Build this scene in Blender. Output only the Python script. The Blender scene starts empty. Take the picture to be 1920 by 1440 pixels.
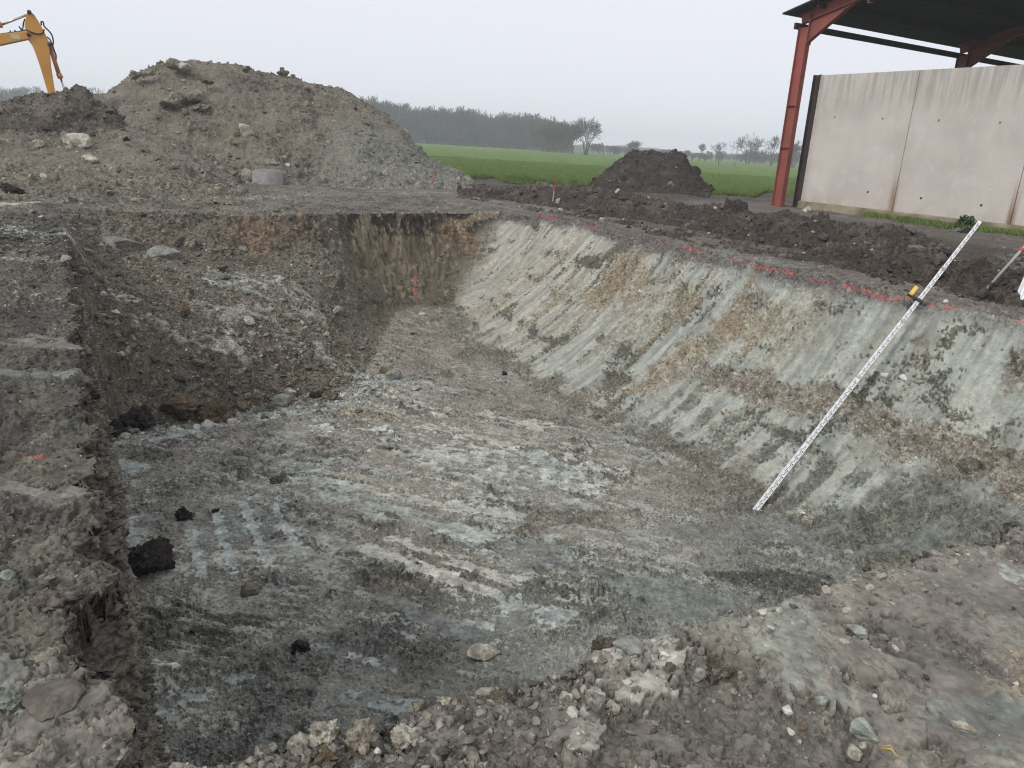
import bpy, bmesh, math, random
import numpy as np
from concurrent.futures import ThreadPoolExecutor
from mathutils import Vector, Matrix
C = bpy.context.scene
COL = C.collection
R = math.radians
RES = 1.2            # terrain mesh density
rng = np.random.default_rng(7)
random.seed(7)

# ------------------------------------------------------------------ camera
FPX, CH = 1442.0, 1.6
ROLL = math.atan(0.06)
PITCH = math.atan((720 - 269.6) * math.cos(ROLL) / FPX)
cam = bpy.data.cameras.new('camera')
cam.sensor_width = 36.0
cam.lens = FPX / 1920 * 36.0
cam.clip_start, cam.clip_end = 0.05, 6000
camo = bpy.data.objects.new('camera', cam)
COL.objects.link(camo)
camo.matrix_world = (Matrix.Translation((0, 0, CH)) @ Matrix.Rotation(R(90) - PITCH, 4, 'X')
                     @ Matrix.Rotation(ROLL, 4, 'Z'))
C.camera = camo

# ------------------------------------------------------------------ overcast sky
SUN_EL, SUN_AZ = R(40), R(222)
w = bpy.data.worlds.new('World'); C.world = w; w.use_nodes = True
nt = w.node_tree; nt.nodes.clear()
sky = nt.nodes.new('ShaderNodeTexSky'); sky.sky_type = 'NISHITA'; sky.sun_disc = False
sky.sun_elevation = SUN_EL; sky.sun_rotation = SUN_AZ
sky.air_density = 1.0; sky.dust_density = 6.0; sky.ozone_density = 1.0
hs = nt.nodes.new('ShaderNodeHueSaturation'); hs.inputs['Saturation'].default_value = 0.25
mx = nt.nodes.new('ShaderNodeMix'); mx.data_type = 'RGBA'; mx.inputs[0].default_value = 0.86
mx.inputs[7].default_value = (7.15, 7.3, 7.95, 1)          # cloud deck radiance, even grey
bg = nt.nodes.new('ShaderNodeBackground'); bg.inputs['Strength'].default_value = 0.11
ow = nt.nodes.new('ShaderNodeOutputWorld')
nt.links.new(sky.outputs[0], hs.inputs['Color']); nt.links.new(hs.outputs[0], mx.inputs[6])
nt.links.new(mx.outputs[2], bg.inputs[0]); nt.links.new(bg.outputs[0], ow.inputs[0])
sun = bpy.data.lights.new('sun', 'SUN'); sun.energy = 1.3; sun.angle = R(14); sun.color = (1, .97, .93)
suno = bpy.data.objects.new('sun', sun); COL.objects.link(suno)
sd = Vector((math.sin(SUN_AZ) * math.cos(SUN_EL), math.cos(SUN_AZ) * math.cos(SUN_EL), math.sin(SUN_EL)))
suno.rotation_euler = sd.to_track_quat('Z', 'Y').to_euler()
C.view_settings.view_transform = 'Standard'; C.view_settings.look = 'None'
C.view_settings.exposure = 0.27; C.view_settings.gamma = 1.0
C.cycles.volume_bounces = 3
C.cycles.use_denoising = True; C.cycles.denoising_prefilter = 'NONE'; C.cycles.denoising_input_passes = 'RGB_ALBEDO_NORMAL'; C.cycles.filter_width = 1.15
C.cycles.volume_step_rate = 4

# ------------------------------------------------------------------ pixel helper (photograph is 1920 x 1440)
def ray(x, y):
    dx = (x - 960) / FPX; dy = -(y - 720) / FPX
    c, s = math.cos(ROLL), math.sin(ROLL)
    r = dx * c - dy * s; u = dx * s + dy * c
    cp, sp = math.cos(PITCH), math.sin(PITCH)
    return np.array([r, cp + u * sp, -sp + u * cp])
CAM = np.array([0, 0, CH])
def at(x, y, z):
    d = ray(x, y); return CAM + d * ((z - CH) / d[2])
def at_range(x, y, D):
    d = ray(x, y); return CAM + d * (D / math.hypot(d[0], d[1]))
def azim(x, y):
    d = ray(x, y); return math.atan2(d[0], d[1])
ES = np.array([-.507, .862]); EW = np.array([.862, .507])      # along the pit / across the pit
def to_sw(x, y): return x * ES[0] + y * ES[1], x * EW[0] + y * EW[1]
def from_sw(s, w_): return s * ES[0] + w_ * EW[0], s * ES[1] + w_ * EW[1]

# ------------------------------------------------------------------ noise
POOL = ThreadPoolExecutor(4)
f32 = np.float32
_G = rng.normal(size=(256, 3)).astype(f32); _G /= np.linalg.norm(_G, axis=1, keepdims=True)
def _hash(ix, iy, iz, seed):
    h = (ix.astype(np.uint32) * np.uint32(374761393) + iy.astype(np.uint32) * np.uint32(668265263)
         + iz.astype(np.uint32) * np.uint32(2147483647 - 12345) + np.uint32(seed * 7919 + 13))
    h = (h ^ (h >> np.uint32(13))) * np.uint32(1274126177)
    h = (h ^ (h >> np.uint32(16))) * np.uint32(2246822519)
    return h ^ (h >> np.uint32(15))
def pn(x, y, z=None, seed=0):
    """gradient noise, about -1..1"""
    if z is None: z = np.full_like(x, .37)
    x = x.astype(f32); y = y.astype(f32); z = z.astype(f32)
    ix = np.floor(x); iy = np.floor(y); iz = np.floor(z)
    fx, fy, fz = x - ix, y - iy, z - iz
    ix = ix.astype(np.int32); iy = iy.astype(np.int32); iz = iz.astype(np.int32)
    ux = fx * fx * fx * (fx * (fx * 6 - 15) + 10); uy = fy * fy * fy * (fy * (fy * 6 - 15) + 10)
    uz = fz * fz * fz * (fz * (fz * 6 - 15) + 10)
    out = 0
    for dz in (0, 1):
        wz = uz if dz else 1 - uz
        for dy in (0, 1):
            wy = uy if dy else 1 - uy
            for dx in (0, 1):
                wx = ux if dx else 1 - ux
                g = _G[_hash(ix + dx, iy + dy, iz + dz, seed) & np.uint32(255)]
                out = out + wx * wy * wz * (g[..., 0] * (fx - dx) + g[..., 1] * (fy - dy) + g[..., 2] * (fz - dz))
    return out * 1.5
def fbm(x, y, z, octv, seed, gain=.5):
    a, t, s = 1.0, 0, 0
    for k in range(octv):
        t = t + a * pn(x, y, z, seed + k); s += a
        a *= gain; x = x * 2.03; y = y * 2.03; z = z * 2.03
    return t / s * 1.35
def sstep(a, b, x):
    t = np.clip((x - a) / (b - a), 0, 1); return t * t * (3 - 2 * t)
def clods(x, y, z, cell, seed, dens, lo=.22, hi=.5):
    """rounded, tilted lumps; height in metres, plus a random number per lump"""
    x, y, z = x / cell, y / cell, z / cell
    bx, by, bz = np.floor(x - .5), np.floor(y - .5), np.floor(z - .5)
    best = np.zeros_like(x); rid = np.zeros_like(x)
    for dz in (0, 1):
        for dy in (0, 1):
            for dx in (0, 1):
                cx, cy, cz = bx + dx, by + dy, bz + dz
                h = _hash(cx.astype(np.int32), cy.astype(np.int32), cz.astype(np.int32), seed)
                a = (h & np.uint32(255)).astype(f32) / 255; b = ((h >> np.uint32(8)) & np.uint32(255)).astype(f32) / 255
                c = ((h >> np.uint32(16)) & np.uint32(255)).astype(f32) / 255; e = ((h >> np.uint32(24)) & np.uint32(255)).astype(f32) / 255
                px, py, pz = x - (cx + .25 + .5 * a), y - (cy + .25 + .5 * b), z - (cz + .25 + .5 * c)
                rad = lo + (hi - lo) * e * e
                ca, sa = np.cos(a * 6.3), np.sin(a * 6.3); qx, qy = px * ca - py * sa, px * sa + py * ca
                cb, sb = np.cos(b * 6.3), np.sin(b * 6.3); qx, qz = qx * cb - pz * sb, qx * sb + pz * cb
                d = .72 * np.maximum(np.maximum(np.abs(qx) * (.8 + .5 * c), np.abs(qy)), np.abs(qz) * (.8 + .5 * e)) * 1.2 + .28 * np.sqrt(px * px + py * py + pz * pz)
                q = np.clip(1 - d / rad, 0, 1)
                hgt = rad * np.minimum(q * 2.6, .60) * (1 + 1.1 * ((a - .5) * px + (c - .5) * py + (b - .5) * pz) / rad)
                hgt = np.where(((a * 7.3 + e * 3.1 + b * 5.7) % 1.0) < dens, hgt, 0)
                m = hgt > best
                best = np.where(m, hgt, best); rid = np.where(m, (a * 3.7 + b * 9.1) % 1.0, rid)
    return best * cell, rid
def chunks(fn, arrs, n=60000):
    N = len(arrs[0]); jobs = [POOL.submit(fn, *[a[i:i + n] for a in arrs]) for i in range(0, N, n)]
    res = [j.result() for j in jobs]
    return [np.concatenate(c) for c in zip(*res)]

# ------------------------------------------------------------------ the shape of the dig
RIM = [(1.74, -.0), (1.70, 1.5), (1.66, 4), (1.60, 8.0), (2.2, 9.1), (3.4, 9.4), (4.5, 9.36), (8, 9.42), (12.4, 9.75), (15, 9.78),
       (16.6, 9.6), (17.0, 9.2), (16.9, 8.2), (16.4, 5.9), (15.6, 4.2), (15.9, 2.9), (16.2, -.02)]
TOE = [(2.45, .03), (2.5, 4.6), (3.1, 6.0), (4.4, 6.7), (6, 6.75), (7.8, 6.75), (9.5, 6.55), (13.3, 6.5), (14.6, 6.7), (15.4, 7.0), (15.6, 6.6), (15.0, 5.9),
       (13.9, 5.3), (12.7, 4.6), (11.3, 3.75), (11.2, 2.84), (10.9, 1.54), (10.6, .12), (6.0, .09)]
def seg_dist(s, w_, poly):
    P = np.array(poly, f32); Q = np.roll(P, -1, 0)
    best = np.full_like(s, 1e9); ins = np.zeros(s.shape, bool)
    for (ax, ay), (bx, by) in zip(P, Q):
        dx, dy = bx - ax, by - ay
        t = np.clip(((s - ax) * dx + (w_ - ay) * dy) / (dx * dx + dy * dy), 0, 1)
        best = np.minimum(best, (s - ax - t * dx) ** 2 + (w_ - ay - t * dy) ** 2)
        c = (ay > w_) != (by > w_)
        with np.errstate(divide='ignore', invalid='ignore'):
            ins ^= c & (s < dx * (w_ - ay) / (by - ay + 1e-12) + ax)
    return np.sqrt(best), ins
def pit_fields(x, y, warp=True):
    s, w_ = to_sw(x, y)
    s = s.astype(f32); w_ = w_.astype(f32)
    if warp:
        zz = np.zeros_like(s)
        left = sstep(1.0, .2, np.abs(w_))
        amp = .035 + .05 * left + .07 * sstep(13.8, 15.5, s) * sstep(9.3, 8.3, w_)
        s2 = s + amp * (pn(x * 1.7, y * 1.7, zz, 11) + .7 * pn(x * 4.3, y * 4.3, zz, 12) + .5 * pn(x * 11, y * 11, zz, 18))
        w2 = w_ + amp * (pn(x * 1.7, y * 1.7, zz + 5, 13) + .7 * pn(x * 4.3, y * 4.3, zz + 5, 14) + .5 * pn(x * 11, y * 11, zz, 19))
        # chunks broken off the left edge
        bite = (sstep(.08, .42, pn(s * 1.05, zz, zz + 3, 15)) * .12 + sstep(.1, .3, pn(s * 3.1, zz, zz + 8, 17)) * .07) * left * sstep(10, 6, s)
        s, w_ = s2, w2
        wr = w_ + bite
    else:
        wr = w_
    dr, ir = seg_dist(s, wr, RIM); dt, it = seg_dist(s, w_, TOE)
    t = np.where(ir, np.where(it, 1.0, dr / (dr + dt + 1e-6)), 0.0)
    return s, w_, t.astype(f32), dr, ir, it, dt
def plateau(x, y):
    s, w_ = to_sw(x, y)
    r = np.hypot(x, y)
    z = .30 * sstep(13.2, 15.2, w_) * sstep(21, 17, s) * sstep(-8, 0, s)
    z = z + .06 * pn(x * .35, y * .35, seed=21) * sstep(80, 30, r) + .03 * pn(x * 1.1, y * 1.1, seed=22) * sstep(60, 30, r)
    z = z + .05 * sstep(9.0, 9.6, w_) * sstep(11.5, 9.8, w_) * sstep(1, 4, s) * sstep(17, 14, s)
    # churned edge in front of the grass
    z = z + .22 * np.exp(-((r - 33.5) / 1.6) ** 2) * sstep(-.16, -.05, np.arctan2(x, y)) * (.6 + pn(x * .8, y * .8, seed=23))
    return z
def talus_w(s, w_): return sstep(10.0, 11.3, s) * sstep(5.6, 3.9, w_)
def base_height(x, y, warp=True):
    s, w_, t, dr, ir, it, dt = pit_fields(x, y, warp)
    floor = -2.3 + .36 * sstep(11.5, 15.5, s) + .05 * pn(x * .6, y * .6, seed=24)
    tw = talus_w(s, w_)
    conc = 1 - (1 - t) ** 1.55
    tal = np.where(t < .16, t * 1.6, .256 + (t - .16) / .84 * .744)
    tal = tal + .05 * np.sin(t * 9.0) * (t > .02) * (t < .98)
    far = sstep(.6, 2.2, s - 13.4) * (1 - tw)
    prof = conc * (1 - tw) + tal * tw
    farp = 1 - (1 - t) ** 1.7
    near_far = far * sstep(9.2, 8.0, w_)
    prof = prof * (1 - near_far) + farp * near_far
    z0 = plateau(x, y)
    return z0 + (floor - z0) * prof
# heaps, as heights above the plateau, in azimuth / range about the standing point
def az_pts(pts): return np.array([azim(*p) for p in pts]), pts
CREST_R = 31.0
_cr = [(170, 176), (205, 165), (240, 143), (285, 133), (325, 118), (365, 119), (440, 122), (500, 135), (545, 138), (575, 150), (600, 165), (645, 175), (690, 196), (725, 225), (765, 255), (800, 288), (840, 320), (885, 346)]
CR_A = np.array([azim(*p) for p in _cr]); CR_Z = np.array([at_range(p[0], p[1], CREST_R)[2] for p in _cr])
_sh = [(-300, 235), (-60, 232), (60, 236), (230, 240), (300, 262), (380, 300), (450, 340)]
SH_A = np.array([azim(*p) for p in _sh]); SH_Z = np.array([at_range(p[0], p[1], 24.0)[2] for p in _sh])
def spoil_height(x, y):
    a = np.arctan2(x, y); r = np.hypot(x, y)
    a = a + .006 * pn(x * .9, y * .9, seed=31) + .01 * pn(x * .25, y * .25, seed=32)
    hc = np.interp(a, CR_A, CR_Z, left=-.5, right=-.5)
    hc = np.where(a < CR_A[0], CR_Z[0] - (CR_A[0] - a) * 14, hc)
    rf = 26.0 + .5 * pn(x * .5, y * .5, seed=33) + 1.2 * sstep(-.12, -.02, a)
    t = np.clip((r - rf) / (CREST_R - rf), -.5, 3)
    f = np.where(t < .72, t * 1.12, .806 + .194 * (1 - (1 - np.clip((t - .72) / .28, 0, 1)) ** 2))
    f = np.where(t < 0, t * 3, f)
    back = 1 - (r - CREST_R) / 5.0
    h1 = np.where(r < CREST_R, np.where(t < 0, f, np.where(hc > 0, hc * f, hc)), np.minimum(hc * back, hc)) + (.16 * pn(x * .5, y * .5, seed=34) + .10 * pn(x * 1.4, y * 1.4, seed=37) + .06 * pn(x * 3.3, y * 3.3, seed=38)) * (t > 0)
    hsx = np.interp(a, SH_A, SH_Z, right=-1)
    rs = 18.6 + .5 * pn(x * .4, y * .4, seed=35)
    ts = np.clip((r - rs) / (24.0 - rs), -1, 1)
    h2 = np.where(ts > 0, hsx * (np.abs(ts) ** 1.1), ts * .3)
    h2 = np.where(r > 27, hsx - (r - 27) * .45, h2) + .06 * pn(x * .9, y * .9, seed=36)
    h2 = np.where(hsx < .1, np.minimum(h2, hsx), h2)
    k = .25
    m = np.maximum(h1, h2)
    d = np.clip(k - np.abs(h1 - h2), 0, None)
    return m + d * d / (4 * k)
_dk = [(-140, 240), (-90, 225), (-40, 205), (0, 192), (40, 182), (75, 168), (125, 165), (160, 172), (185, 192), (215, 212), (232, 240)]
DK_A = np.array([azim(*p) for p in _dk]); DK_Z = np.array([at_range(p[0], p[1], 25.2)[2] for p in _dk])
def clodheap_height(x, y):
    a = np.arctan2(x, y) + .004 * pn(x * 1.4, y * 1.4, seed=41); r = np.hypot(x, y)
    hc = np.interp(a, DK_A, DK_Z, left=0, right=0)
    base = spoil_height(x, y)
    t = (r - 23.4) / 1.8
    f = np.where(t < 1, np.clip(t, -1, 1) ** 1, 1 - (r - 25.2) / 2.2)
    f = np.where(t > 0, np.sign(f) * np.abs(f) ** .75, f)
    return base + (hc - base) * np.clip(f, -.3, 1) + np.where(f < 0, -.3, 0) + .16 * pn(x * 1.1, y * 1.1, seed=42)
_ts = [(1108, 352), (1122, 340), (1138, 325), (1160, 304), (1190, 287), (1226, 284), (1242, 293), (1262, 289), (1278, 296), (1292, 318), (1314, 344), (1332, 356)]
TS_A = np.array([azim(*p) for p in _ts]); TS_Z = np.array([at_range(p[0], p[1], 34.5)[2] for p in _ts])
def topsoil_height(x, y):
    a = np.arctan2(x, y) + .002 * pn(x * 1.6, y * 1.6, seed=43); r = np.hypot(x, y)
    hc = np.interp(a, TS_A, TS_Z, left=-.3, right=-.3)
    t = np.where(r < 34.5, (r - 31.6) / 2.9, 1 - (r - 34.5) / 2.6)
    f = np.where(t > 0, 1 - (1 - np.clip(t, 0, 1)) ** 1.6, t)
    return np.where(hc > 0, hc * f, hc) + .13 * pn(x * 1.3, y * 1.3, seed=44) * (f > 0)
def ridge_height(x, y):
    s, w_ = to_sw(x, y)
    wc = 13.0 + .25 * pn(s * .5, np.zeros_like(s), seed=45) - .9 * sstep(17, 24, s) + .5 * sstep(8, 6, s)
    top = (.50 + .20 * pn(s * .6, np.zeros_like(s) + 4, seed=46)) * sstep(24.5, 18.5, s) * sstep(7.3, 8.6, s)
    d = np.abs(w_ - wc); wid = .95 + .75 * sstep(13, 22, s)
    f = 1 - (d / wid) ** 2
    h = top * np.where(f > 0, np.abs(f) ** .8, f * .8)
    # lower bank running on to the right edge of the view
    wc2 = 10.9 + .12 * pn(s * .9, np.zeros_like(s), seed=47)
    f2 = 1 - ((w_ - wc2) / .75) ** 2
    top2 = .34 * sstep(9.2, 7.6, s) * sstep(-1, 3, s)
    h2 = np.where(f2 > 0, top2 * f2, f2 * .3)
    return np.maximum(h, h2) + .10 * pn(x * 1.3, y * 1.3, seed=48) * (np.maximum(f, f2) > -.1) - .03
def total_height(x, y):
    x = np.atleast_1d(np.asarray(x, f32)); y = np.atleast_1d(np.asarray(y, f32))
    z = base_height(x, y, warp=False); p = plateau(x, y)
    for fn in (spoil_height, clodheap_height, topsoil_height, ridge_height):
        h = fn(x, y)
        if fn is ridge_height: h = np.where((to_sw(x, y)[1] > 9.9), h, -1)
        z = np.where(h > 0, np.maximum(z, p + h), z)
    return z
def surf(px, py, rmax=60.0):
    """where the view ray of a photo pixel meets the modelled ground"""
    d = ray(px, py); hl = math.hypot(d[0], d[1])
    t = np.exp(np.linspace(math.log(1.2), math.log(rmax), 1800)) / hl
    P = CAM[None] + t[:, None] * d[None]
    under = P[:, 2] <= total_height(P[:, 0], P[:, 1])
    i = int(np.argmax(under)) if under.any() else len(t) - 1
    return P[i]

# ------------------------------------------------------------------ soil: colour (albedo), roughness and lumps
def col(*a): return np.array(a, f32)
BROWN = col(.165, .142, .122); DARK = col(.085, .079, .072); PALE = col(.37, .355, .32); GREEN = col(.29, .302, .28)
BLUE = col(.31, .325, .322); OCHRE = col(.262, .215, .158); RUST = col(.195, .142, .102); TOPSOIL = col(.075, .06, .052)
PURPLE = col(.172, .153, .138); BEIGE = col(.25, .225, .19); OLIVE = col(.115, .11, .088); TAN = col(.23, .185, .135)
WHITE = col(.52, .52, .50); RED = col(.46, .10, .075); SLATE = col(.165, .171, .162)
# scraped smears: two photo points give where they lie on the ground, then half width (m), colour, strength, streak period (m)
SM = [
 # pit floor
 ((760, 850), (1075, 905), .55, GREEN, .75, .10), ((820, 800), (960, 835), .22, PALE, .7, .08), ((990, 850), (1060, 900), .22, BLUE, .8, .12),
 ((560, 900), (960, 970), .16, PALE, .85, .07), ((600, 925), (900, 1005), .20, GREEN, .8, .09), ((590, 885), (760, 915), .14, PALE, .7, .07),
 ((690, 1030), (960, 1135), .12, PALE, .8, .06), ((735, 1010), (970, 1095), .10, PALE, .8, .06), ((820, 1000), (1000, 1080), .12, BLUE, .7, .06),
 ((240, 985), (580, 1000), .50, col(.20, .205, .195), .65, .12), ((330, 1060), (560, 1035), .25, PALE, .6, .10), ((580, 870), (1040, 960), .85, GREEN, .45, .22), ((700, 800), (1060, 900), 1.0, PALE, .42, .25), ((620, 1000), (1000, 1110), .6, PALE, .42, .2), ((640, 690), (1000, 800), .9, BEIGE, .45, .2),
 ((352, 980), (380, 1078), .045, col(.36, .375, .365), .8, 1), ((404, 960), (436, 1062), .045, col(.36, .375, .365), .8, 1), ((455, 945), (500, 1050), .05, col(.36, .375, .365), .8, 1), ((512, 950), (562, 1035), .045, col(.36, .375, .365), .75, 1), ((240, 980), (250, 1030), .05, col(.36, .375, .365), .65, 1),
 ((330, 808), (680, 752), .17, BLUE, 1.0, .2), ((190, 835), (360, 812), .14, BLUE, .8, .15), ((540, 772), (690, 756), .16, GREEN, .8, .2),
 ((660, 700), (840, 730), .25, GREEN, .7, .08), ((640, 735), (740, 715), .2, BLUE, .7, .1), ((820, 665), (915, 705), .2, BEIGE, .8, .06), ((730, 735), (830, 775), .22, PALE, .6, .07), ((860, 700), (1000, 770), .25, BEIGE, .5, .06),
 ((900, 775), (1010, 800), .22, PALE, .6, .07), ((560, 800), (720, 810), .18, WHITE, .45, .08), ((200, 870), (260, 880), .14, BLUE, .8, .1),
 ((640, 770), (760, 790), .22, OCHRE, .6, .2), ((730, 850), (860, 900), .35, OCHRE, .35, .2), ((640, 895), (720, 905), .2, OCHRE, .4, .2),
 ((950, 1130), (1060, 1155), .17, BLUE, .75, .3), ((830, 1190), (1010, 1140), .13, BLUE, .5, .25), ((600, 1215), (740, 1260), .10, BLUE, .6, .3), ((300, 1330), (470, 1270), .12, BLUE, .5, .3), ((640, 1310), (760, 1330), .10, BLUE, .7, .3), ((420, 1215), (600, 1200), .08, PALE, .4, .2), ((700, 1120), (900, 1190), .16, SLATE, .8, .2),
 ((1000, 1040), (1330, 1150), .4, SLATE, .75, .2), ((1330, 1080), (1560, 1090), .3, DARK, .8, .2), ((1480, 990), (1760, 1000), .45, SLATE, .6, .2), ((1180, 1000), (1420, 1000), .3, SLATE, .5, .15), ((1300, 830), (1450, 880), .22, BEIGE, .4, .1),
 ((480, 860), (640, 840), .3, BROWN, .6, .2), ((230, 1150), (420, 1180), .5, DARK, .75, .15), ((260, 1240), (330, 1250), .05, WHITE, .7, .03), ((1000, 950), (1180, 1010), .3, BROWN, .6, .15), ((200, 1090), (700, 1080), .25, DARK, .5, .15), ((500, 1130), (760, 1100), .2, BROWN, .6, .2), ((980, 990), (1120, 960), .2, BROWN, .7, .2),
 # dumped slope in the far left corner
 ((405, 515), (560, 560), .42, GREEN * .85, .7, .09), ((420, 535), (520, 520), .25, BLUE, .6, .08), ((390, 585), (600, 600), .30, PALE * .72, .65, .07), ((520, 580), (600, 615), .25, BEIGE, .7, .07), ((280, 610), (440, 645), .30, PALE, .5, .08), ((200, 550), (260, 570), .2, PALE, .5, .1), ((440, 625), (600, 660), .25, BLUE, .4, .09),
 ((450, 430), (540, 480), .38, RUST, .95, .5), ((500, 425), (560, 445), .25, RUST, .6, .5), ((530, 475), (600, 560), .25, OLIVE, .7, .3), ((240, 660), (360, 675), .12, OCHRE, .5, .3), ((185, 455), (240, 462), .12, BEIGE, .6, .3), ((140, 400), (400, 425), .5, BROWN, .5, .4),
 # far wall
 ((840, 430), (890, 470), .30, RUST, .9, .4), ((690, 470), (760, 520), .5, TAN, .8, .1), ((800, 430), (830, 520), .35, OCHRE, .5, .1), ((620, 470), (680, 540), .35, OLIVE, .6, .3), ((560, 410), (620, 440), .3, RUST, .4, .3), ((700, 540), (790, 565), .4, OLIVE, .5, .2), ((860, 420), (930, 400), .14, OCHRE, .9, .1),
 # plateau, far and left
 ((130, 372), (420, 366), .5, BEIGE, .7, .25), ((470, 372), (600, 362), .4, PALE, .3, .2), ((660, 350), (760, 345), .5, PALE, .55, .2), ((760, 362), (900, 355), .3, BEIGE, .6, .2), ((880, 370), (1000, 362), .35, PALE, .5, .2), ((560, 300), (760, 320), 1.0, SLATE, .0, .3), ((1060, 380), (1160, 390), .25, BEIGE, .5, .2), ((0, 385), (60, 380), .2, PALE, .6, .2), ((0, 430), (110, 445), .35, BLUE, .45, .1), ((0, 480), (110, 490), .3, BEIGE, .5, .1), ((0, 545), (120, 560), .3, PALE, .3, .1), ((20, 640), (130, 650), .2, PURPLE, .8, .1), ((0, 700), (110, 705), .15, SLATE, .7, .1),
 ((0, 900), (120, 930), .12, PURPLE, .8, .15), ((0, 955), (100, 990), .1, DARK, .6, .15), ((20, 1220), (60, 1320), .07, SLATE, .45, .1), ((60, 1360), (150, 1320), .08, PURPLE, .8, .1), ((0, 1440), (120, 1410), .06, BEIGE, .6, .1),
 # near edge
 ((1195, 1225), (1085, 1395), .14, col(.31, .295, .265), .75, .045), ((1260, 1235), (1200, 1330), .08, PALE, .7, .04), ((1150, 1330), (1070, 1390), .07, BEIGE, .9, .03), ((1400, 1200), (1410, 1230), .06, BEIGE, .7, .05),
 ((1465, 1150), (1520, 1290), .16, col(.27, .275, .245), .6, .05), ((1560, 1090), (1600, 1130), .14, BEIGE, .6, .08), ((1640, 1230), (1740, 1300), .16, BEIGE, .45, .05), ((1740, 1060), (1850, 1110), .25, PURPLE, 1.0, .3), ((1700, 1180), (1780, 1240), .2, PURPLE, .9, .3), ((820, 1380), (1040, 1360), .13, PURPLE, 1.0, .3), ((1200, 1400), (1400, 1385), .12, PURPLE, .8, .3), ((1800, 1370), (1910, 1350), .12, SLATE, 1.0, .3), ((1720, 1400), (1780, 1430), .08, OCHRE, .5, .2), ((1890, 1280), (1920, 1240), .08, OCHRE, .5, .2), ((1880, 1060), (1920, 1090), .1, BLUE, .6, .1), ((1330, 1310), (1420, 1330), .08, SLATE, .6, .2), ((600, 1420), (760, 1330), .14, BEIGE, .55, .3), ((760, 1290), (860, 1310), .1, TAN, .6, .2),
 # track beside the far edge of the pit
 ((1340, 470), (1500, 500), .3, SLATE, .6, .15), ((1200, 405), (1320, 430), .3, PURPLE, .7, .2), ((1500, 395), (1700, 425), .35, SLATE, .7, .3), ((1420, 400), (1480, 410), .2, BEIGE, .6, .3), ((1560, 520), (1700, 545), .3, PURPLE, .6, .2), ((1760, 560), (1900, 590), .3, PURPLE, .6, .2), ((1850, 500), (1960, 470), .6, SLATE, .9, .4),
]
SMEARS = []
for p0, p1, hw, c, k, per in SM:
    a_, b_ = surf(*p0), surf(*p1); SMEARS.append((a_[:2].astype(f32), b_[:2].astype(f32), hw, c, k, per, len(SMEARS)))
PAINT_PX = [((1285, 466), (1335, 478)), ((1370, 487), (1386, 490)), ((1392, 492), (1490, 514)), ((1522, 524), (1532, 527)), ((1545, 529), (1556, 532)), ((1580, 536), (1600, 543)), ((1618, 546), (1656, 556)),
            ((1650, 561), (1726, 562)), ((1730, 570), (1755, 575)), ((1770, 580), (1790, 583)), ((1895, 605), (1920, 610)), ((1015, 406), (1042, 412)), ((1105, 424), (1116, 427)), ((1225, 450), (1240, 454)), ((850, 374), (880, 376)), ((22, 858), (34, 856)), ((50, 860), (80, 856)), ((770, 368), (790, 369))]
PAINT = [(surf(*a)[:2], surf(*b)[:2], .012) for a, b in PAINT_PX]
for a, b in (((778, 519), (778, 536)), ((778, 545), (779, 561))):
    PAINT.append((surf(*a)[:2], surf(*b)[:2], .03))

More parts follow.
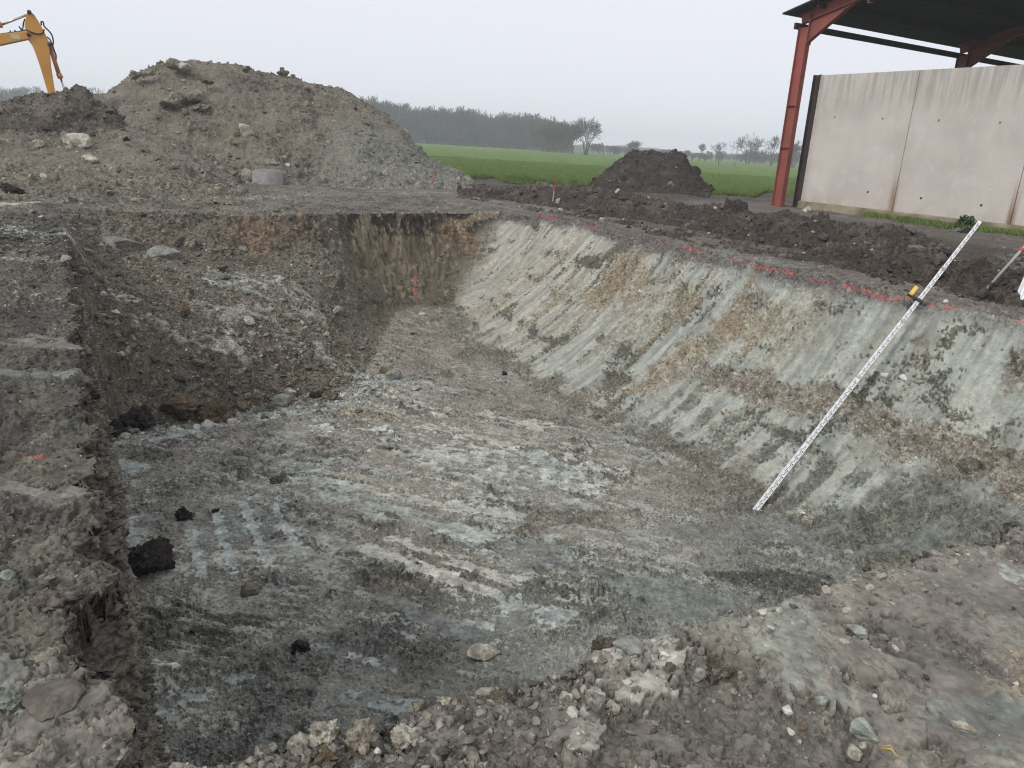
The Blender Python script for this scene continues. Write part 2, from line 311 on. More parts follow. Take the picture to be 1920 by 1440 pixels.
def lerp(rgb, m, c):
    m = np.clip(m, 0, 1)[:, None]; return rgb * (1 - m) + np.asarray(c, f32) * m
def seg_local(x, y, a, b):
    d = b - a; L = float(np.hypot(*d)) + 1e-6; ux, uy = d / L
    px, py = x - a[0], y - a[1]
    return px * ux + py * uy, -px * uy + py * ux, L
def soil(x, y, z, zone):
    """albedo, roughness (0 smeared smooth .. 1 broken) for points on the ground or a heap"""
    n = len(x); r = np.hypot(x, y)
    s, w_, t, dr, ir, it, dt = pit_fields(x, y)
    f1 = fbm(x * .45, y * .45, z * .45, 4, 101); f2 = fbm(x * 1.9, y * 1.9, z * 1.9, 4, 111); f3 = fbm(x * 7, y * 7, z * 7, 3, 121); f4 = fbm(x * 24, y * 24, z * 24, 2, 125)
    rough = np.clip(.85 + .4 * f2, .35, 1.15)
    if zone == 'ground':
        rgb = np.tile(col(.19, .168, .142), (n, 1))
        rgb = lerp(rgb, sstep(-.15, .45, f1), PURPLE * .92)
        rgb = lerp(rgb, sstep(-.05, .3, f2) * .55, DARK * 1.15)
        # left shelf: bands running along the pit
        ls = sstep(.4, 0, w_) * sstep(17, 14, s) * (t <= 0)
        lb = fbm(s * .5, w_ * 2.2, z * 0, 4, 131)
        rgb = lerp(rgb, ls, col(.168, .152, .128)); rgb = lerp(rgb, ls * sstep(.0, .35, lb) * .8, DARK * 1.2); rgb = lerp(rgb, ls * sstep(.1, .4, -lb) * .5, BEIGE * .85)
        rgb = lerp(rgb, ls * sstep(.15, .4, f2) * .35, SLATE * .85); rgb = rgb * (1 - .24 * ls[:, None]); rough = rough * (1 - .2 * ls * sstep(9, 5, s))
        # near bank
        nb = sstep(2.6, 1.9, s) * (t <= 0)
        rgb = lerp(rgb, nb, col(.20, .175, .158)); rgb = lerp(rgb, nb * sstep(.0, .3, f2) * .8, col(.24, .225, .195)); rgb = lerp(rgb, nb * sstep(.05, .4, -f2) * .7, PURPLE * .85)
        sm_ = sstep(-.02, .12, f1 * .5 + f2 + .35 * f3); rough = rough * (1 - nb * sstep(.4, 1.4, w_) * (.02 + .58 * sm_)); rgb = lerp(rgb, nb * sm_ * .35, col(.21, .188, .168)); rgb = lerp(rgb, nb * (1 - sm_) * .45, col(.165, .148, .128))
        # far right: dark churned earth and track
        ft = sstep(9.3, 10.2, w_) * (t <= 0) * sstep(2.2, 4, s)
        rgb = lerp(rgb, ft, col(.145, .12, .108)); rgb = lerp(rgb, ft * sstep(-.1, .4, fbm(s * .4, w_ * 2.5, z * 0, 4, 141)) * .7, col(.20, .18, .165))
        rough = rough * (1 - .35 * ft)
        dk = sstep(11.4, 12.2, w_) * (t <= 0) * sstep(2.2, 4, s) + sstep(26, 30.5, r) * sstep(-.22, -.12, np.arctan2(x, y))
        rgb = lerp(rgb, dk, TOPSOIL * 1.25); rgb = lerp(rgb, np.clip(dk, 0, 1) * sstep(.1, .5, f2) * .6, BROWN)
        pad = sstep(14.6, 15.3, w_) * sstep(18.5, 16.5, s)
        rgb = lerp(rgb, pad * .9, lerp(np.tile(col(.135, .115, .10), (n, 1)), sstep(-.1, .3, f2) * .7, col(.17, .155, .14))); rough = rough * (1 - .35 * pad)
        # ---------------- inside the pit
        ins = ir.astype(f32)
        tw = talus_w(s, w_)
        dR, dF, dN, dL = 9.55 - w_, 16.6 - s, s - 1.7, w_
        fl = np.tile(col(.226, .205, .182), (n, 1))
        fl = lerp(fl, sstep(-.1, .4, f1) * .8, col(.25, .235, .205)); fl = lerp(fl, sstep(.05, .4, f2) * .6, DARK * 1.25); fl = lerp(fl, sstep(.1, .45, -f2) * .5, col(.28, .262, .23))
        fl = lerp(fl, sstep(6.2, 4.2, s + .5 * f1) * .65, SLATE * 1.25)                              # greyer near end
        fl = lerp(fl, sstep(.0, .4, fbm(x * .8, y * .8, z * 0 + 9, 3, 205)) * sstep(7.5, 5.5, s) * .45, DARK * 1.3)
        fa, fb = x * .93 - y * .37, x * .37 + y * .93                                                # the bucket swept across here
        mot = fbm(fa * 1.6, fb * 6.5, z * 0 + 3, 4, 206) + .45 * f3 + .35 * f4
        pt = sstep(-.15, .35, fbm(x * .55, y * .55, z * 0 + 4, 2, 207) + .15) * sstep(3.6, 5.5, s) * (1 - .4 * sstep(11, 13, s))
        mk0 = sstep(.17, .29, mot + .35 * f4 - .25 + .4 * pt) * sstep(.1, .5, pt)
        mc = lerp(np.tile(PALE * .9, (n, 1)), sstep(-.2, .3, f1 + .4 * f2), GREEN); mc = lerp(mc, sstep(.1, .5, -f1) * .8, BLUE)
        mc = lerp(mc, sstep(.0, .4, f4 + f1) * .5, WHITE * .8); fl = fl * (1 - .72 * mk0[:, None]) + mc * .72 * mk0[:, None]
        fl = lerp(fl, sstep(11.0, 13.8, s + .6 * f1) * .8, lerp(np.tile(col(.20, .175, .145), (n, 1)), sstep(.05, .35, mot) * .6, BEIGE * 1.2))
        m_fl = sstep(.72, .96, t + .12 * f2)
        # right wall, told by distance along (s) and down (t)
        rw = ins * sstep(-.6, .6, np.minimum(dF + 1.0, dN * 2 + 2) - dR * .9 + .3 * f1) * (1 - tw) * sstep(4.6, 5.6, w_)
        st = fbm(s * 3.0, t * 1.7 + s * .35, z * 0, 4, 151)                                        # marks drawn down the slope
        st2 = fbm(s * 8.5, t * 2.4 + s * .6, z * 0, 3, 161)
        br = fbm(s * 1.25 + .5 * f3, t * 2.6, z * 0 + 2, 4, 171)
        wc = np.tile(col(.325, .305, .272), (n, 1))
        wc = lerp(wc, sstep(13.5, 9.0, s + f1), GREEN); wc = lerp(wc, sstep(.0, .5, f1) * .5, BLUE * .95)
        wc = lerp(wc, sstep(0, .4, st2) * .45, PALE * 1.12); wc = lerp(wc, sstep(.02, .35, -st2) * .45, BEIGE * .72); wc = lerp(wc, sstep(.1, .5, fbm(s * 1.1, t * 1.5, z * 0 + 30, 3, 187)) * .45, BEIGE * .85)
        wr = np.full(n, .06, f32) + .16 * sstep(.15, .5, st2)
        oc = sstep(-.10, .28, br + .35 * np.exp(-((t - .45) / .3) ** 2) - .30 + .25 * st + .3 * f4) * sstep(6.2, 8.0, s) * sstep(15.5, 13, s)
        wc = lerp(wc, oc * .85, OCHRE * 1.05); wc = lerp(wc, oc * sstep(0, .4, f3) * .5, PALE); wr = np.maximum(wr, oc * .9)
        oc2 = sstep(.2, .45, br + .3 * st) * sstep(7, 5.5, s)
        wc = lerp(wc, oc2 * .6, RUST * .8 + .04); wr = np.maximum(wr, oc2 * .6)
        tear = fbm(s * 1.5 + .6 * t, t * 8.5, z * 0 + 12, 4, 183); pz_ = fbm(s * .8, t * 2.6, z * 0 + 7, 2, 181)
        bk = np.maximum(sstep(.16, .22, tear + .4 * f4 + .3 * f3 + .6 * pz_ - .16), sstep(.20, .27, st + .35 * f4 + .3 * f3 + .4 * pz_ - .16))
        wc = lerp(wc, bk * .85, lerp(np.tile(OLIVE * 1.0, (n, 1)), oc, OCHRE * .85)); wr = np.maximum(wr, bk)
        band = np.exp(-((t - .44 - .10 * f2 - .05 * f3 - .012 * (s - 5)) / (.085 + .05 * f1)) ** 2) * sstep(9.8, 7.2, s + .5 * f1)
        bm_ = sstep(.35, .55, band + .35 * f4 + .3 * f3); wc = lerp(wc, bm_ * .88, lerp(np.tile(col(.215, .178, .148), (n, 1)), sstep(0, .3, f3 + f4) * .6, PALE * .85)); wr = np.maximum(wr, bm_ * 1.2)
        teeth = sstep(.0, .5, np.sin(s * 2 * np.pi / .40 + 2.5 * f1 + 1.4 * t) + .8 * f3 + .5 * f4) * sstep(.56, .64, t + .05 * f2) * sstep(9.0, 7.8, s)
        tcol = sstep(.60, .68, t + .10 * f2 + .06 * tear) * (1 - teeth) * sstep(9.2, 7.6, s) * sstep(.0, .14, tear + .5 * f4 + .35 * f3 + .16)
        wc = lerp(wc, tcol * .85, col(.165, .17, .155)); wr = np.maximum(wr, tcol * .8)
        wc = lerp(wc, teeth * .5 * sstep(.95, .7, t), PALE * 1.05)
        lip = sstep(.085, .03, t + .03 * f2) * sstep(5.0, 7.5, s) + .6 * sstep(.05, .015, t + .02 * f2)
        wc = lerp(wc, lip * .8, col(.165, .145, .142)); wr = np.maximum(wr, lip)
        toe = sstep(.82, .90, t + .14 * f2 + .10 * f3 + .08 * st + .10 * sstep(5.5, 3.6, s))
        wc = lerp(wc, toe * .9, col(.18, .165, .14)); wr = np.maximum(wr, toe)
        nr = sstep(4.9, 4.3, s + .3 * f3 - .9 * (t - .6)) * sstep(.45, .6, t + .1 * f2)
        wc = lerp(wc, nr * .85, col(.15, .15, .128)); wr = np.maximum(wr, nr * .9)
        # far wall: dark topsoil over ochre clay
        fw = ins * sstep(-.5, .5, dR * .9 - (dF + .6) + .25 * f1) * sstep(11, 13.5, s) * (1 - .9 * tw)
        fv = fbm(w_ * 4.5, z * .6, z * 0, 3, 191)
        fc = np.tile(col(.20, .165, .115), (n, 1)); fc = lerp(fc, sstep(0, .4, fv * .6 + .6 * f3) * .45, TAN * 1.1); fc = lerp(fc, sstep(0, .4, -.5 * fv + .6 * f2) * .5, OLIVE); fc = lerp(fc, sstep(.0, .35, fbm(w_ * 1.2, z * 5, z * 0, 3, 192)) * .45, OLIVE * 1.2)
        fc = lerp(fc, sstep(-1.0, -1.5, z) * .7, col(.17, .145, .11)); top = sstep(-.62, -.34, z + .14 * f2)
        fc = lerp(fc, top * .92, TOPSOIL * 1.2); fr = np.clip(.55 + .8 * top + .6 * sstep(0, .4, f2), 0, 1.2)
        # dumped slope
        tc = np.tile(col(.165, .142, .115), (n, 1)); tc = lerp(tc, sstep(0, .4, f2) * .6, col(.12, .10, .088)); tc = lerp(tc, sstep(.1, .5, f1) * .5, col(.20, .18, .155))
        tr = np.clip(.95 + .3 * f2, 0, 1.2)
        nw = ins * sstep(2.6, 2.0, s)
        lw = ins * sstep(.20, .11, w_) * sstep(-2.25, -2.1, z)
        prgb, prough = fl.copy(), np.clip(.74 + .5 * f2 + .3 * f3 - .50 * mk0, .12, 1.0)
        k = (1 - m_fl)
        def over(m, c, ro):
            nonlocal prgb, prough
            m = np.clip(m, 0, 1); prgb = prgb * (1 - m[:, None]) + c * m[:, None]; prough = prough * (1 - m) + ro * m
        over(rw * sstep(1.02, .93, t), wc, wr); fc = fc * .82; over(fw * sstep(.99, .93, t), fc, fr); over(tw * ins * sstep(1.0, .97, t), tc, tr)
        over(nw * k, np.tile(BROWN * .9, (n, 1)), np.full(n, .9, f32)); lwc = lerp(np.tile(col(.185, .165, .135), (n, 1)), sstep(-.1, .3, fbm(s * 1.2, z * 3, z * 0, 3, 195)) * .8, DARK); lwc = lerp(lwc, sstep(-.6, -.2, z + .2 * f2) * .7, PURPLE * .8); over(lw, lwc, np.full(n, .8, f32))
        rgb = rgb * (1 - ins[:, None]) + prgb * ins[:, None]; rough = rough * (1 - ins) + prough * ins
        # smears from the digger bucket
        tn = fbm(fa * 2.6, fb * 10, z * 4, 3, 221)
        for a, b, hw, c, kk, per, i in SMEARS:
            al, ac, L = seg_local(x, y, a, b)
            m = (np.abs(ac) < hw * 1.8) & (al > -hw * 1.3 - .1) & (al < L + hw * 1.3 + .1)
            if not m.any(): continue
            al, ac = al[m], ac[m]
            env = np.clip(1.25 - np.abs(ac) / hw, 0, 1) * np.clip(1.0 - np.maximum(-al, al - L) / (hw * 1.0 + .05), 0, 1)
            if per < .9:
                nz = fbm(ac / per, al / (per * 6), np.full_like(al, i * 3.1), 3, 201) + .8 * f2[m] + .5 * f3[m]
                mk = sstep(.06, .17, nz * .8 + .30 * f4[m] + tn[m] * .45 + .95 * np.clip(env, 0, 1.1) * kk - .42) * np.clip(env * 3, 0, 1) * .8
            else:
                mk = sstep(.16, .34, env + .55 * f3[m] + .45 * f4[m] + .3 * tn[m]) * np.clip(kk, 0, 1)
            mk = np.clip(mk * min(kk + .2, 1), 0, 1)
            var = (1 + .3 * f3[m] + .25 * f2[m] + .3 * f4[m])[:, None]
            rgb[m] = rgb[m] * (1 - mk[:, None]) + c * var * mk[:, None]
            smooth = .07 if per < .9 and c is not RUST and c is not OCHRE and c is not BROWN and c is not DARK else .3
            if c is RUST or c is OCHRE or c is BROWN or c is DARK: smooth = .85
            rough[m] = rough[m] * (1 - mk) + smooth * mk
        for a, b, hw in PAINT:
            al, ac, L = seg_local(x, y, np.asarray(a, f32), np.asarray(b, f32))
            m = (np.abs(ac) < .16) & (al > -.1) & (al < L + .1)
            if not m.any(): continue
            q = sstep(hw * 1.7, hw * .7, np.abs(ac[m]) + .018 * f3[m]) * sstep(-.05, .02, al[m]) * sstep(L + .05, L - .02, al[m]) * sstep(-.55, -.1, f2[m] + .8 * f3[m])
            rgb[m] = rgb[m] * (1 - q[:, None] * .6) + RED * q[:, None] * .6
    elif zone == 'spoil':
        rgb = np.tile(col(.19, .165, .138), (n, 1)); rgb = lerp(rgb, sstep(-.1, .4, f1) * .6, col(.155, .137, .117)); rgb = lerp(rgb, sstep(0, .4, f2) * .55, col(.15, .128, .105))
        rgb = lerp(rgb, sstep(.15, .45, -f2) * .4, TAN * 1.1)
        a = np.arctan2(x, y)
        gp = sstep(azim(560, 260), azim(660, 260), a + .02 * f1 - .004 * (z - 1)) * sstep(2.6, 1.2, z + .4 * f1)
        rgb = lerp(rgb, gp * .8, col(.20, .196, .172))
        rg = sstep(-.1, .4, fbm(x * .6, y * .6, z * .6, 3, 211))
        rough = .6 + .6 * rg
        low = sstep(1.0, .3, z); rough = np.maximum(rough, low * 1.0); rgb = lerp(rgb, low * .4 * sstep(0, .3, f2), BEIGE)
    elif zone == 'clod':
        rgb = np.tile(col(.135, .115, .098), (n, 1)); rgb = lerp(rgb, sstep(0, .4, f2) * .6, col(.085, .07, .06)); rgb = lerp(rgb, sstep(.1, .5, -f2) * .5, col(.19, .17, .145)); rough = np.full(n, 1.25, f32)
    elif zone == 'topsoil':
        rgb = np.tile(TOPSOIL, (n, 1)); rgb = lerp(rgb, sstep(0, .4, f2) * .5, TOPSOIL * .65); rgb = lerp(rgb, sstep(.15, .5, -f2) * .5, BROWN * .75); rough = np.full(n, 1.1, f32)
    else:
        rgb = np.tile(TOPSOIL * 1.15, (n, 1)); rgb = lerp(rgb, sstep(-.05, .4, f2) * .6, BROWN * .85); rgb = lerp(rgb, sstep(.1, .4, -f2) * .5, TOPSOIL * .75); rough = np.full(n, 1.0, f32)
    return rgb, rough, f2, f3, t
CELLS = [(.62, .16), (.30, .34), (.155, .55), (.080, .8), (.042, .95), (.022, .95), (.011, .9)]
def saw(v, hard=.86):
    v = v - np.floor(v); return np.where(v < hard, v / hard, (1 - v) / (1 - hard))
def relief(x, y, z, rough, f2, f3, t, zone):
    """height of the lumps and torn flakes above the base surface, and brightness change per lump"""
    r = np.hypot(np.hypot(x, y), z - CH)
    p1, p2 = pn(x * 9, y * 9, z * 9, 301), pn(x * 9 + 7, y * 9, z * 9, 302)
    q1, q2 = pn(x * 31, y * 31, z * 31, 303), pn(x * 31 + 7, y * 31, z * 31, 304)
    wx = x + .012 * f3 + .02 * f2 + .003 * q1; wy = y + .010 * p1 + .003 * q2; wz = z + .010 * p2 + .003 * q1
    h = np.zeros_like(x); tint = np.zeros_like(x)
    for k, (cell, dens) in enumerate(CELLS):
        lod = sstep(1.1, 2.4, cell * .5 * 769 / r)
        big = 1.0
        if k == 0: big = {'clod': .8, 'topsoil': .7, 'spoil': .55, 'ridge': .8}.get(zone, 0.0)
        elif k == 1: big = {'clod': 1.0, 'topsoil': 1.0, 'spoil': .9, 'ridge': 1.0}.get(zone, .25)
        if np.max(lod) * big <= 0: continue
        ch, rid = clods(wx, wy, wz, cell, 400 + k, dens * big * np.clip(rough, 0, 1.2))
        amp = lod * np.clip(rough * 1.4 - .08, .03, 1.2) * (.85 if cell > .1 else 1.15)
        h = h + ch * amp
        tint = np.where(ch > .12 * cell, tint * .45 + (rid - .45) * lod * np.clip(rough, .25, 1), tint)
    # torn flakes: steps with a sharp lip
    patch = sstep(-.15, .3, f2 + .5 * p1)
    sp_ = 1.0 if zone not in ('spoil', 'clod', 'topsoil', 'ridge') else 2.2
    v1 = fbm(x * 1.9 / sp_, y * 1.9 / sp_, z * 3.2 / sp_, 5, 310, .6) * 3.2; v2 = fbm(x * 5.5 / sp_, y * 5.5 / sp_, z * 8 / sp_, 4, 320, .6) * 3
    ro = np.clip(rough * 1.15 - .08, 0.02, 1.1)
    h = h + sp_ * (.036 * saw(v1) * (.15 + .85 * patch) + .018 * saw(v2) * sstep(-.3, .2, p2 + .4)) * ro
    h = h + rough * (.030 * f2 + .022 * f3 + .008 * q2) + .010 * f2
    h = h - .035 * sstep(.4, 1, rough)
    if zone == 'ground':                                                   # grooves left by the bucket teeth down the cut face
        s, w_ = to_sw(x, y); rw = sstep(5.6, 6.8, w_) * sstep(.02, .1, t) * sstep(1.0, .85, t) * (s < 15.5)
        h = h + rw * (.030 * pn(s * 5.5, t * .9 + .3 * s, s * 0, 341) + .016 * pn(s * 13, t * 1.4 + .6 * s, s * 0, 342) + .018 * sstep(.55, .7, t) * np.sin(s * 15.7 + 1.5 * f2 + 1.4 * t))
    return h, tint

def polar_grid(a0, a1, da, r0, r1, dr, pad=None):
    aa = np.arange(a0, a1, da)
    if pad:
        k = np.cumsum(da * 1.04 ** np.arange(1, 400)); k = k[k < pad]
        aa = np.concatenate([a0 - k[::-1], aa, aa[-1] + k])
    n = int(math.log(r1 / r0) / dr)
    rr = r0 * np.exp(np.arange(n) * dr)
    return aa.astype(np.float64), rr
def mesh_from(name, P, F, rgb=None, rough=None, mat=None, smooth=True):
    me = bpy.data.meshes.new(name)
    me.vertices.add(len(P)); me.vertices.foreach_set('co', np.ascontiguousarray(P, f32).ravel())
    k = F.shape[1]
    me.loops.add(F.size); me.loops.foreach_set('vertex_index', np.ascontiguousarray(F, np.int32).ravel())
    me.polygons.add(len(F)); me.polygons.foreach_set('loop_start', np.arange(0, F.size, k, dtype=np.int32))
    me.polygons.foreach_set('use_smooth', np.full(len(F), smooth))
    if rgb is not None:
        at_ = me.attributes.new('soil_albedo', 'FLOAT_COLOR', 'POINT')
        rgb = rgb * .84 + rgb.mean(1, keepdims=True) * .16
        at_.data.foreach_set('color', np.concatenate([np.clip(.30 * (np.clip(rgb, .005, 1) * np.array([.97, .995, .95]) / .30) ** 1.28, .008, .62), np.ones((len(P), 1))], 1).astype(f32).ravel())
    if rough is not None:
        at_ = me.attributes.new('soil_rough', 'FLOAT', 'POINT'); at_.data.foreach_set('value', rough.astype(f32))
    me.update(); me.validate()
    o = bpy.data.objects.new(name, me); COL.objects.link(o)
    if mat: me.materials.append(mat)
    return o
def terrain(name, aa, rr, zfun, zone, mat, keep=None):
    A, Rr = np.meshgrid(aa, rr); shp = A.shape
    x = (np.sin(A) * Rr).astype(f32); y = (np.cos(A) * Rr).astype(f32)
    z, = chunks(lambda a, b: (zfun(a, b),), [x.ravel(), y.ravel()])
    Z = z.reshape(shp).astype(f32)
    P = np.stack([x, y, Z], -1)
    N = np.cross(np.gradient(P, axis=1), np.gradient(P, axis=0)); N /= np.linalg.norm(N, axis=-1, keepdims=True) + 1e-9
    N = N * np.sign(N[..., 2:3] + 1e-9)
    def shade(a, b, c):
        rgb, rough, f2, f3, t = soil(a, b, c, zone)
        h, tint = relief(a, b, c, rough, f2, f3, t, zone)
        rgb = rgb * np.clip(1 + 1.05 * tint + .20 * f3, .32, 2.1)[:, None]
        return rgb, rough, h
    rgb, rough, h = chunks(shade, [x.ravel(), y.ravel(), z])
    P = P + N * h.reshape(shp)[..., None]
    idx = np.arange(shp[0] * shp[1]).reshape(shp)
    F = np.stack([idx[:-1, :-1], idx[:-1, 1:], idx[1:, 1:], idx[1:, :-1]], -1)[:, :, ::-1].reshape(-1, 4)
    P = P.reshape(-1, 3)
    if zone == 'ground':
        s_, w2_ = to_sw(P[:, 0], P[:, 1]); tuck = (s_ > 1.05) & (s_ < 12.5) & (w2_ > -.8) & (w2_ < .14) & (P[:, 2] < -.16 + plateau(P[:, 0].astype(f32), P[:, 1].astype(f32))) & (P[:, 2] > -2.22)
        P[tuck, :2] -= (EW * .30).astype(f32)
    if keep is not None:
        kv, = chunks(lambda a, b: (keep(a, b),), [x.ravel(), y.ravel()])
        F = F[kv[F].any(1)]
        used = np.zeros(len(P), bool); used[F] = True
        re = np.cumsum(used) - 1; F = re[F]; P = P[used]; rgb = rgb[used]; rough = rough[used]
    return mesh_from(name, P, F, rgb, rough, mat), P, rgb, rough

# ------------------------------------------------------------------ materials
def newmat(name):
    m = bpy.data.materials.new(name); m.use_nodes = True
    return m, m.node_tree, m.node_tree.nodes['Principled BSDF']
def N_(nt, typ, **kw):
    n = nt.nodes.new(typ)
    for k, v in kw.items():
        if k in n.inputs.keys() if isinstance(k, str) else False: n.inputs[k].default_value = v
        else: setattr(n, k, v)
    return n
def earth_material():
    m, nt, b = newmat('bare_soil'); L = nt.links.new
    ca = N_(nt, 'ShaderNodeAttribute', attribute_name='soil_albedo'); ra = N_(nt, 'ShaderNodeAttribute', attribute_name='soil_rough')
    tc = N_(nt, 'ShaderNodeTexCoord')
    n1 = N_(nt, 'ShaderNodeTexNoise'); n1.inputs['Scale'].default_value = 17; n1.inputs['Detail'].default_value = 7; n1.inputs['Roughness'].default_value = .6
    v1 = N_(nt, 'ShaderNodeTexVoronoi'); v1.inputs['Scale'].default_value = 48
    L(tc.outputs['Object'], n1.inputs['Vector']); L(tc.outputs['Object'], v1.inputs['Vector'])
    mr = N_(nt, 'ShaderNodeMapRange'); mr.inputs['From Min'].default_value = .3; mr.inputs['From Max'].default_value = .7; mr.inputs['To Min'].default_value = .55; mr.inputs['To Max'].default_value = 1.45
    L(n1.outputs['Fac'], mr.inputs['Value'])
    sp = N_(nt, 'ShaderNodeSeparateColor'); L(v1.outputs['Color'], sp.inputs[0])
    m2 = N_(nt, 'ShaderNodeMapRange'); m2.inputs['To Min'].default_value = -.30; m2.inputs['To Max'].default_value = .36; L(sp.outputs[0], m2.inputs['Value'])
    mm = N_(nt, 'ShaderNodeMath', operation='ADD'); L(m2.outputs[0], mm.inputs[0]); L(mr.outputs[0], mm.inputs[1])
    m3 = N_(nt, 'ShaderNodeMath', operation='SUBTRACT'); L(mm.outputs[0], m3.inputs[0]); m3.inputs[1].default_value = 1.0
    m4 = N_(nt, 'ShaderNodeMapRange'); m4.inputs['To Min'].default_value = .28; m4.inputs['To Max'].default_value = 1.0; L(ra.outputs['Fac'], m4.inputs['Value'])
    m5 = N_(nt, 'ShaderNodeMath', operation='MULTIPLY_ADD'); L(m3.outputs[0], m5.inputs[0]); L(m4.outputs[0], m5.inputs[1]); m5.inputs[2].default_value = 1.0
    mm = m5
    vm = N_(nt, 'ShaderNodeVectorMath', operation='SCALE'); L(ca.outputs['Color'], vm.inputs[0]); L(mm.outputs[0], vm.inputs['Scale'])
    L(vm.outputs[0], b.inputs['Base Color'])
    rr = N_(nt, 'ShaderNodeMapRange'); rr.inputs['To Min'].default_value = .62; rr.inputs['To Max'].default_value = .97; L(ra.outputs['Fac'], rr.inputs['Value']); L(rr.outputs[0], b.inputs['Roughness'])
    b.inputs['Specular IOR Level'].default_value = .35
    bp = N_(nt, 'ShaderNodeBump'); bp.inputs['Distance'].default_value = .018
    ms = N_(nt, 'ShaderNodeMath', operation='MULTIPLY_ADD'); ms.inputs[1].default_value = -.5; L(v1.outputs['Distance'], ms.inputs[0]); L(n1.outputs['Fac'], ms.inputs[2])
    st = N_(nt, 'ShaderNodeMapRange'); st.inputs['To Min'].default_value = .15; st.inputs['To Max'].default_value = 1.0; L(ra.outputs['Fac'], st.inputs['Value'])
    L(st.outputs[0], bp.inputs['Strength']); L(ms.outputs[0], bp.inputs['Height']); L(bp.outputs[0], b.inputs['Normal'])
    return m
EARTH = earth_material()
def tag(o, label=None, cat=None, group=None, kind=None):
    if label: o['label'] = label
    if cat: o['category'] = cat
    if group: o['group'] = group
    if kind: o['kind'] = kind
    return o

# ------------------------------------------------------------------ ground and heaps
DA = .0014 / RES
aa, rr = polar_grid(R(-37), R(38), DA, 1.35, 21.0, .0019 / RES, pad=R(34))
_, rn = polar_grid(0, .1, .05, .25, 1.35, .03); _, rf = polar_grid(0, .1, .05, 21.0, 37.5, .0042 / RES)
rr = np.concatenate([rn, rr[rr > rn[-1] + .002], rf[1:]])
fine = (rr > 14.8) & (rr < 19.6); i0, i1 = np.nonzero(fine)[0][[0, -1]]; rr = np.concatenate([rr[:i0], np.exp(np.linspace(math.log(rr[i0]), math.log(rr[i1]), 3 * (i1 - i0) + 1)), rr[i1 + 1:]])
ground, GP, GC, GR = terrain('ground', aa, rr, base_height, 'ground', EARTH)
tag(ground, kind='structure')
ws = np.exp(np.linspace(math.log(1.0), math.log(12.6), int(1500 * RES))).astype(f32); nd_ = int(330 * RES)
def rim_edge(sv):
    wv = np.linspace(-.62, .16, 240).astype(f32); S2, W2 = np.meshgrid(sv, wv, indexing='ij'); X2, Y2 = from_sw(S2.ravel(), W2.ravel())
    t_ = pit_fields(X2.astype(f32), Y2.astype(f32))[2].reshape(S2.shape) > 0
    return wv[np.argmax(t_, 1)], 0
we_, _ = rim_edge(ws); we_ = np.minimum(we_, .1)
dd = np.linspace(0, 1, nd_).astype(f32)[None] ** 1.15
bx_, by_ = from_sw(ws, np.full_like(ws, .3)); botz = base_height(bx_.astype(f32), by_.astype(f32)) - .08
ex_, ey_ = from_sw(ws, we_ - .03); topz = plateau(ex_.astype(f32), ey_.astype(f32)) + .01
ZZ = topz[:, None] + (botz - topz)[:, None] * dd; dep = topz[:, None] - ZZ; SS = np.repeat(ws[:, None], nd_, 1)
WW = we_[:, None] - .02 + (.115 - we_[:, None]) * sstep(.12, 1.0, dep + .25 * pn(SS * 1.6, ZZ * 2, ZZ * 0, 651)) + .035 * pn(SS * 1.3, ZZ * 1.3, ZZ * 0, 652) * sstep(0, .3, dep) + .02
XX, YY = from_sw(SS, WW); Pw = np.stack([XX, YY, ZZ], -1).astype(f32)
Nw = np.cross(np.gradient(Pw, axis=1), np.gradient(Pw, axis=0)); Nw /= np.linalg.norm(Nw, axis=-1, keepdims=True) + 1e-9; Nw *= np.sign((Nw[..., :2] @ EW)[..., None] + 1e-9)
def shade_face(a, b, c):
    f1, f2, f3 = fbm(a * .6, b * .6, c * .6, 4, 661), fbm(a * 2.2, b * 2.2, c * 2.2, 4, 662), fbm(a * 8, b * 8, c * 8, 3, 663)
    sv, wv = to_sw(a, b); lay = fbm(sv * .8, c * 4.5, c * 0, 4, 664)
    rgb = np.tile(col(.19, .168, .138), (len(a), 1)); rgb = lerp(rgb, sstep(0, .3, lay) * .7, col(.13, .115, .098)); rgb = lerp(rgb, sstep(.0, .35, -lay) * .5, col(.24, .22, .185))
    rgb = lerp(rgb, sstep(-.55, -.2, c + .25 * f2) * .8, col(.125, .10, .09)); rgb = lerp(rgb, sstep(.1, .4, f2) * .5, OLIVE)
    rough = np.clip(.75 + .6 * f2, .3, 1.2); h, tint = relief(a, b, c, rough, f2, f3, c, 'face')
    return rgb * np.clip(1 + .8 * tint + .2 * f3, .35, 2)[:, None], rough, h
rgb_, ro_, h_ = chunks(shade_face, [Pw[..., k].ravel() for k in range(3)])
Pw = (Pw + Nw * (h_.reshape(SS.shape) * sstep(0, .05, dep))[..., None]).reshape(-1, 3)
idx = np.arange(SS.size).reshape(SS.shape); Fw = np.stack([idx[:-1, :-1], idx[1:, :-1], idx[1:, 1:], idx[:-1, 1:]], -1).reshape(-1, 4)
tag(mesh_from('pit_side_wall', Pw, Fw, rgb_, ro_, EARTH), kind='structure')
def heap(name, hfun, zone, px0, px1, r0, r1, dr, label, cat, lift=0.0, cond=None):
    a0, a1 = azim(px0, 300), azim(px1, 300)
    ha, hr = polar_grid(a0, a1, DA * 1.1, r0, r1, dr / RES)
    zf = lambda x, y: plateau(x, y) + np.maximum(hfun(x, y), -.35)
    kp = (lambda x, y: (hfun(x, y) > -.2)) if cond is None else (lambda x, y: (hfun(x, y) > -.2) & cond(x, y))
    o, P, c, r_ = terrain(name, ha, hr, zf, zone, EARTH, kp)
    tag(o, label, cat); return o, P, c, r_
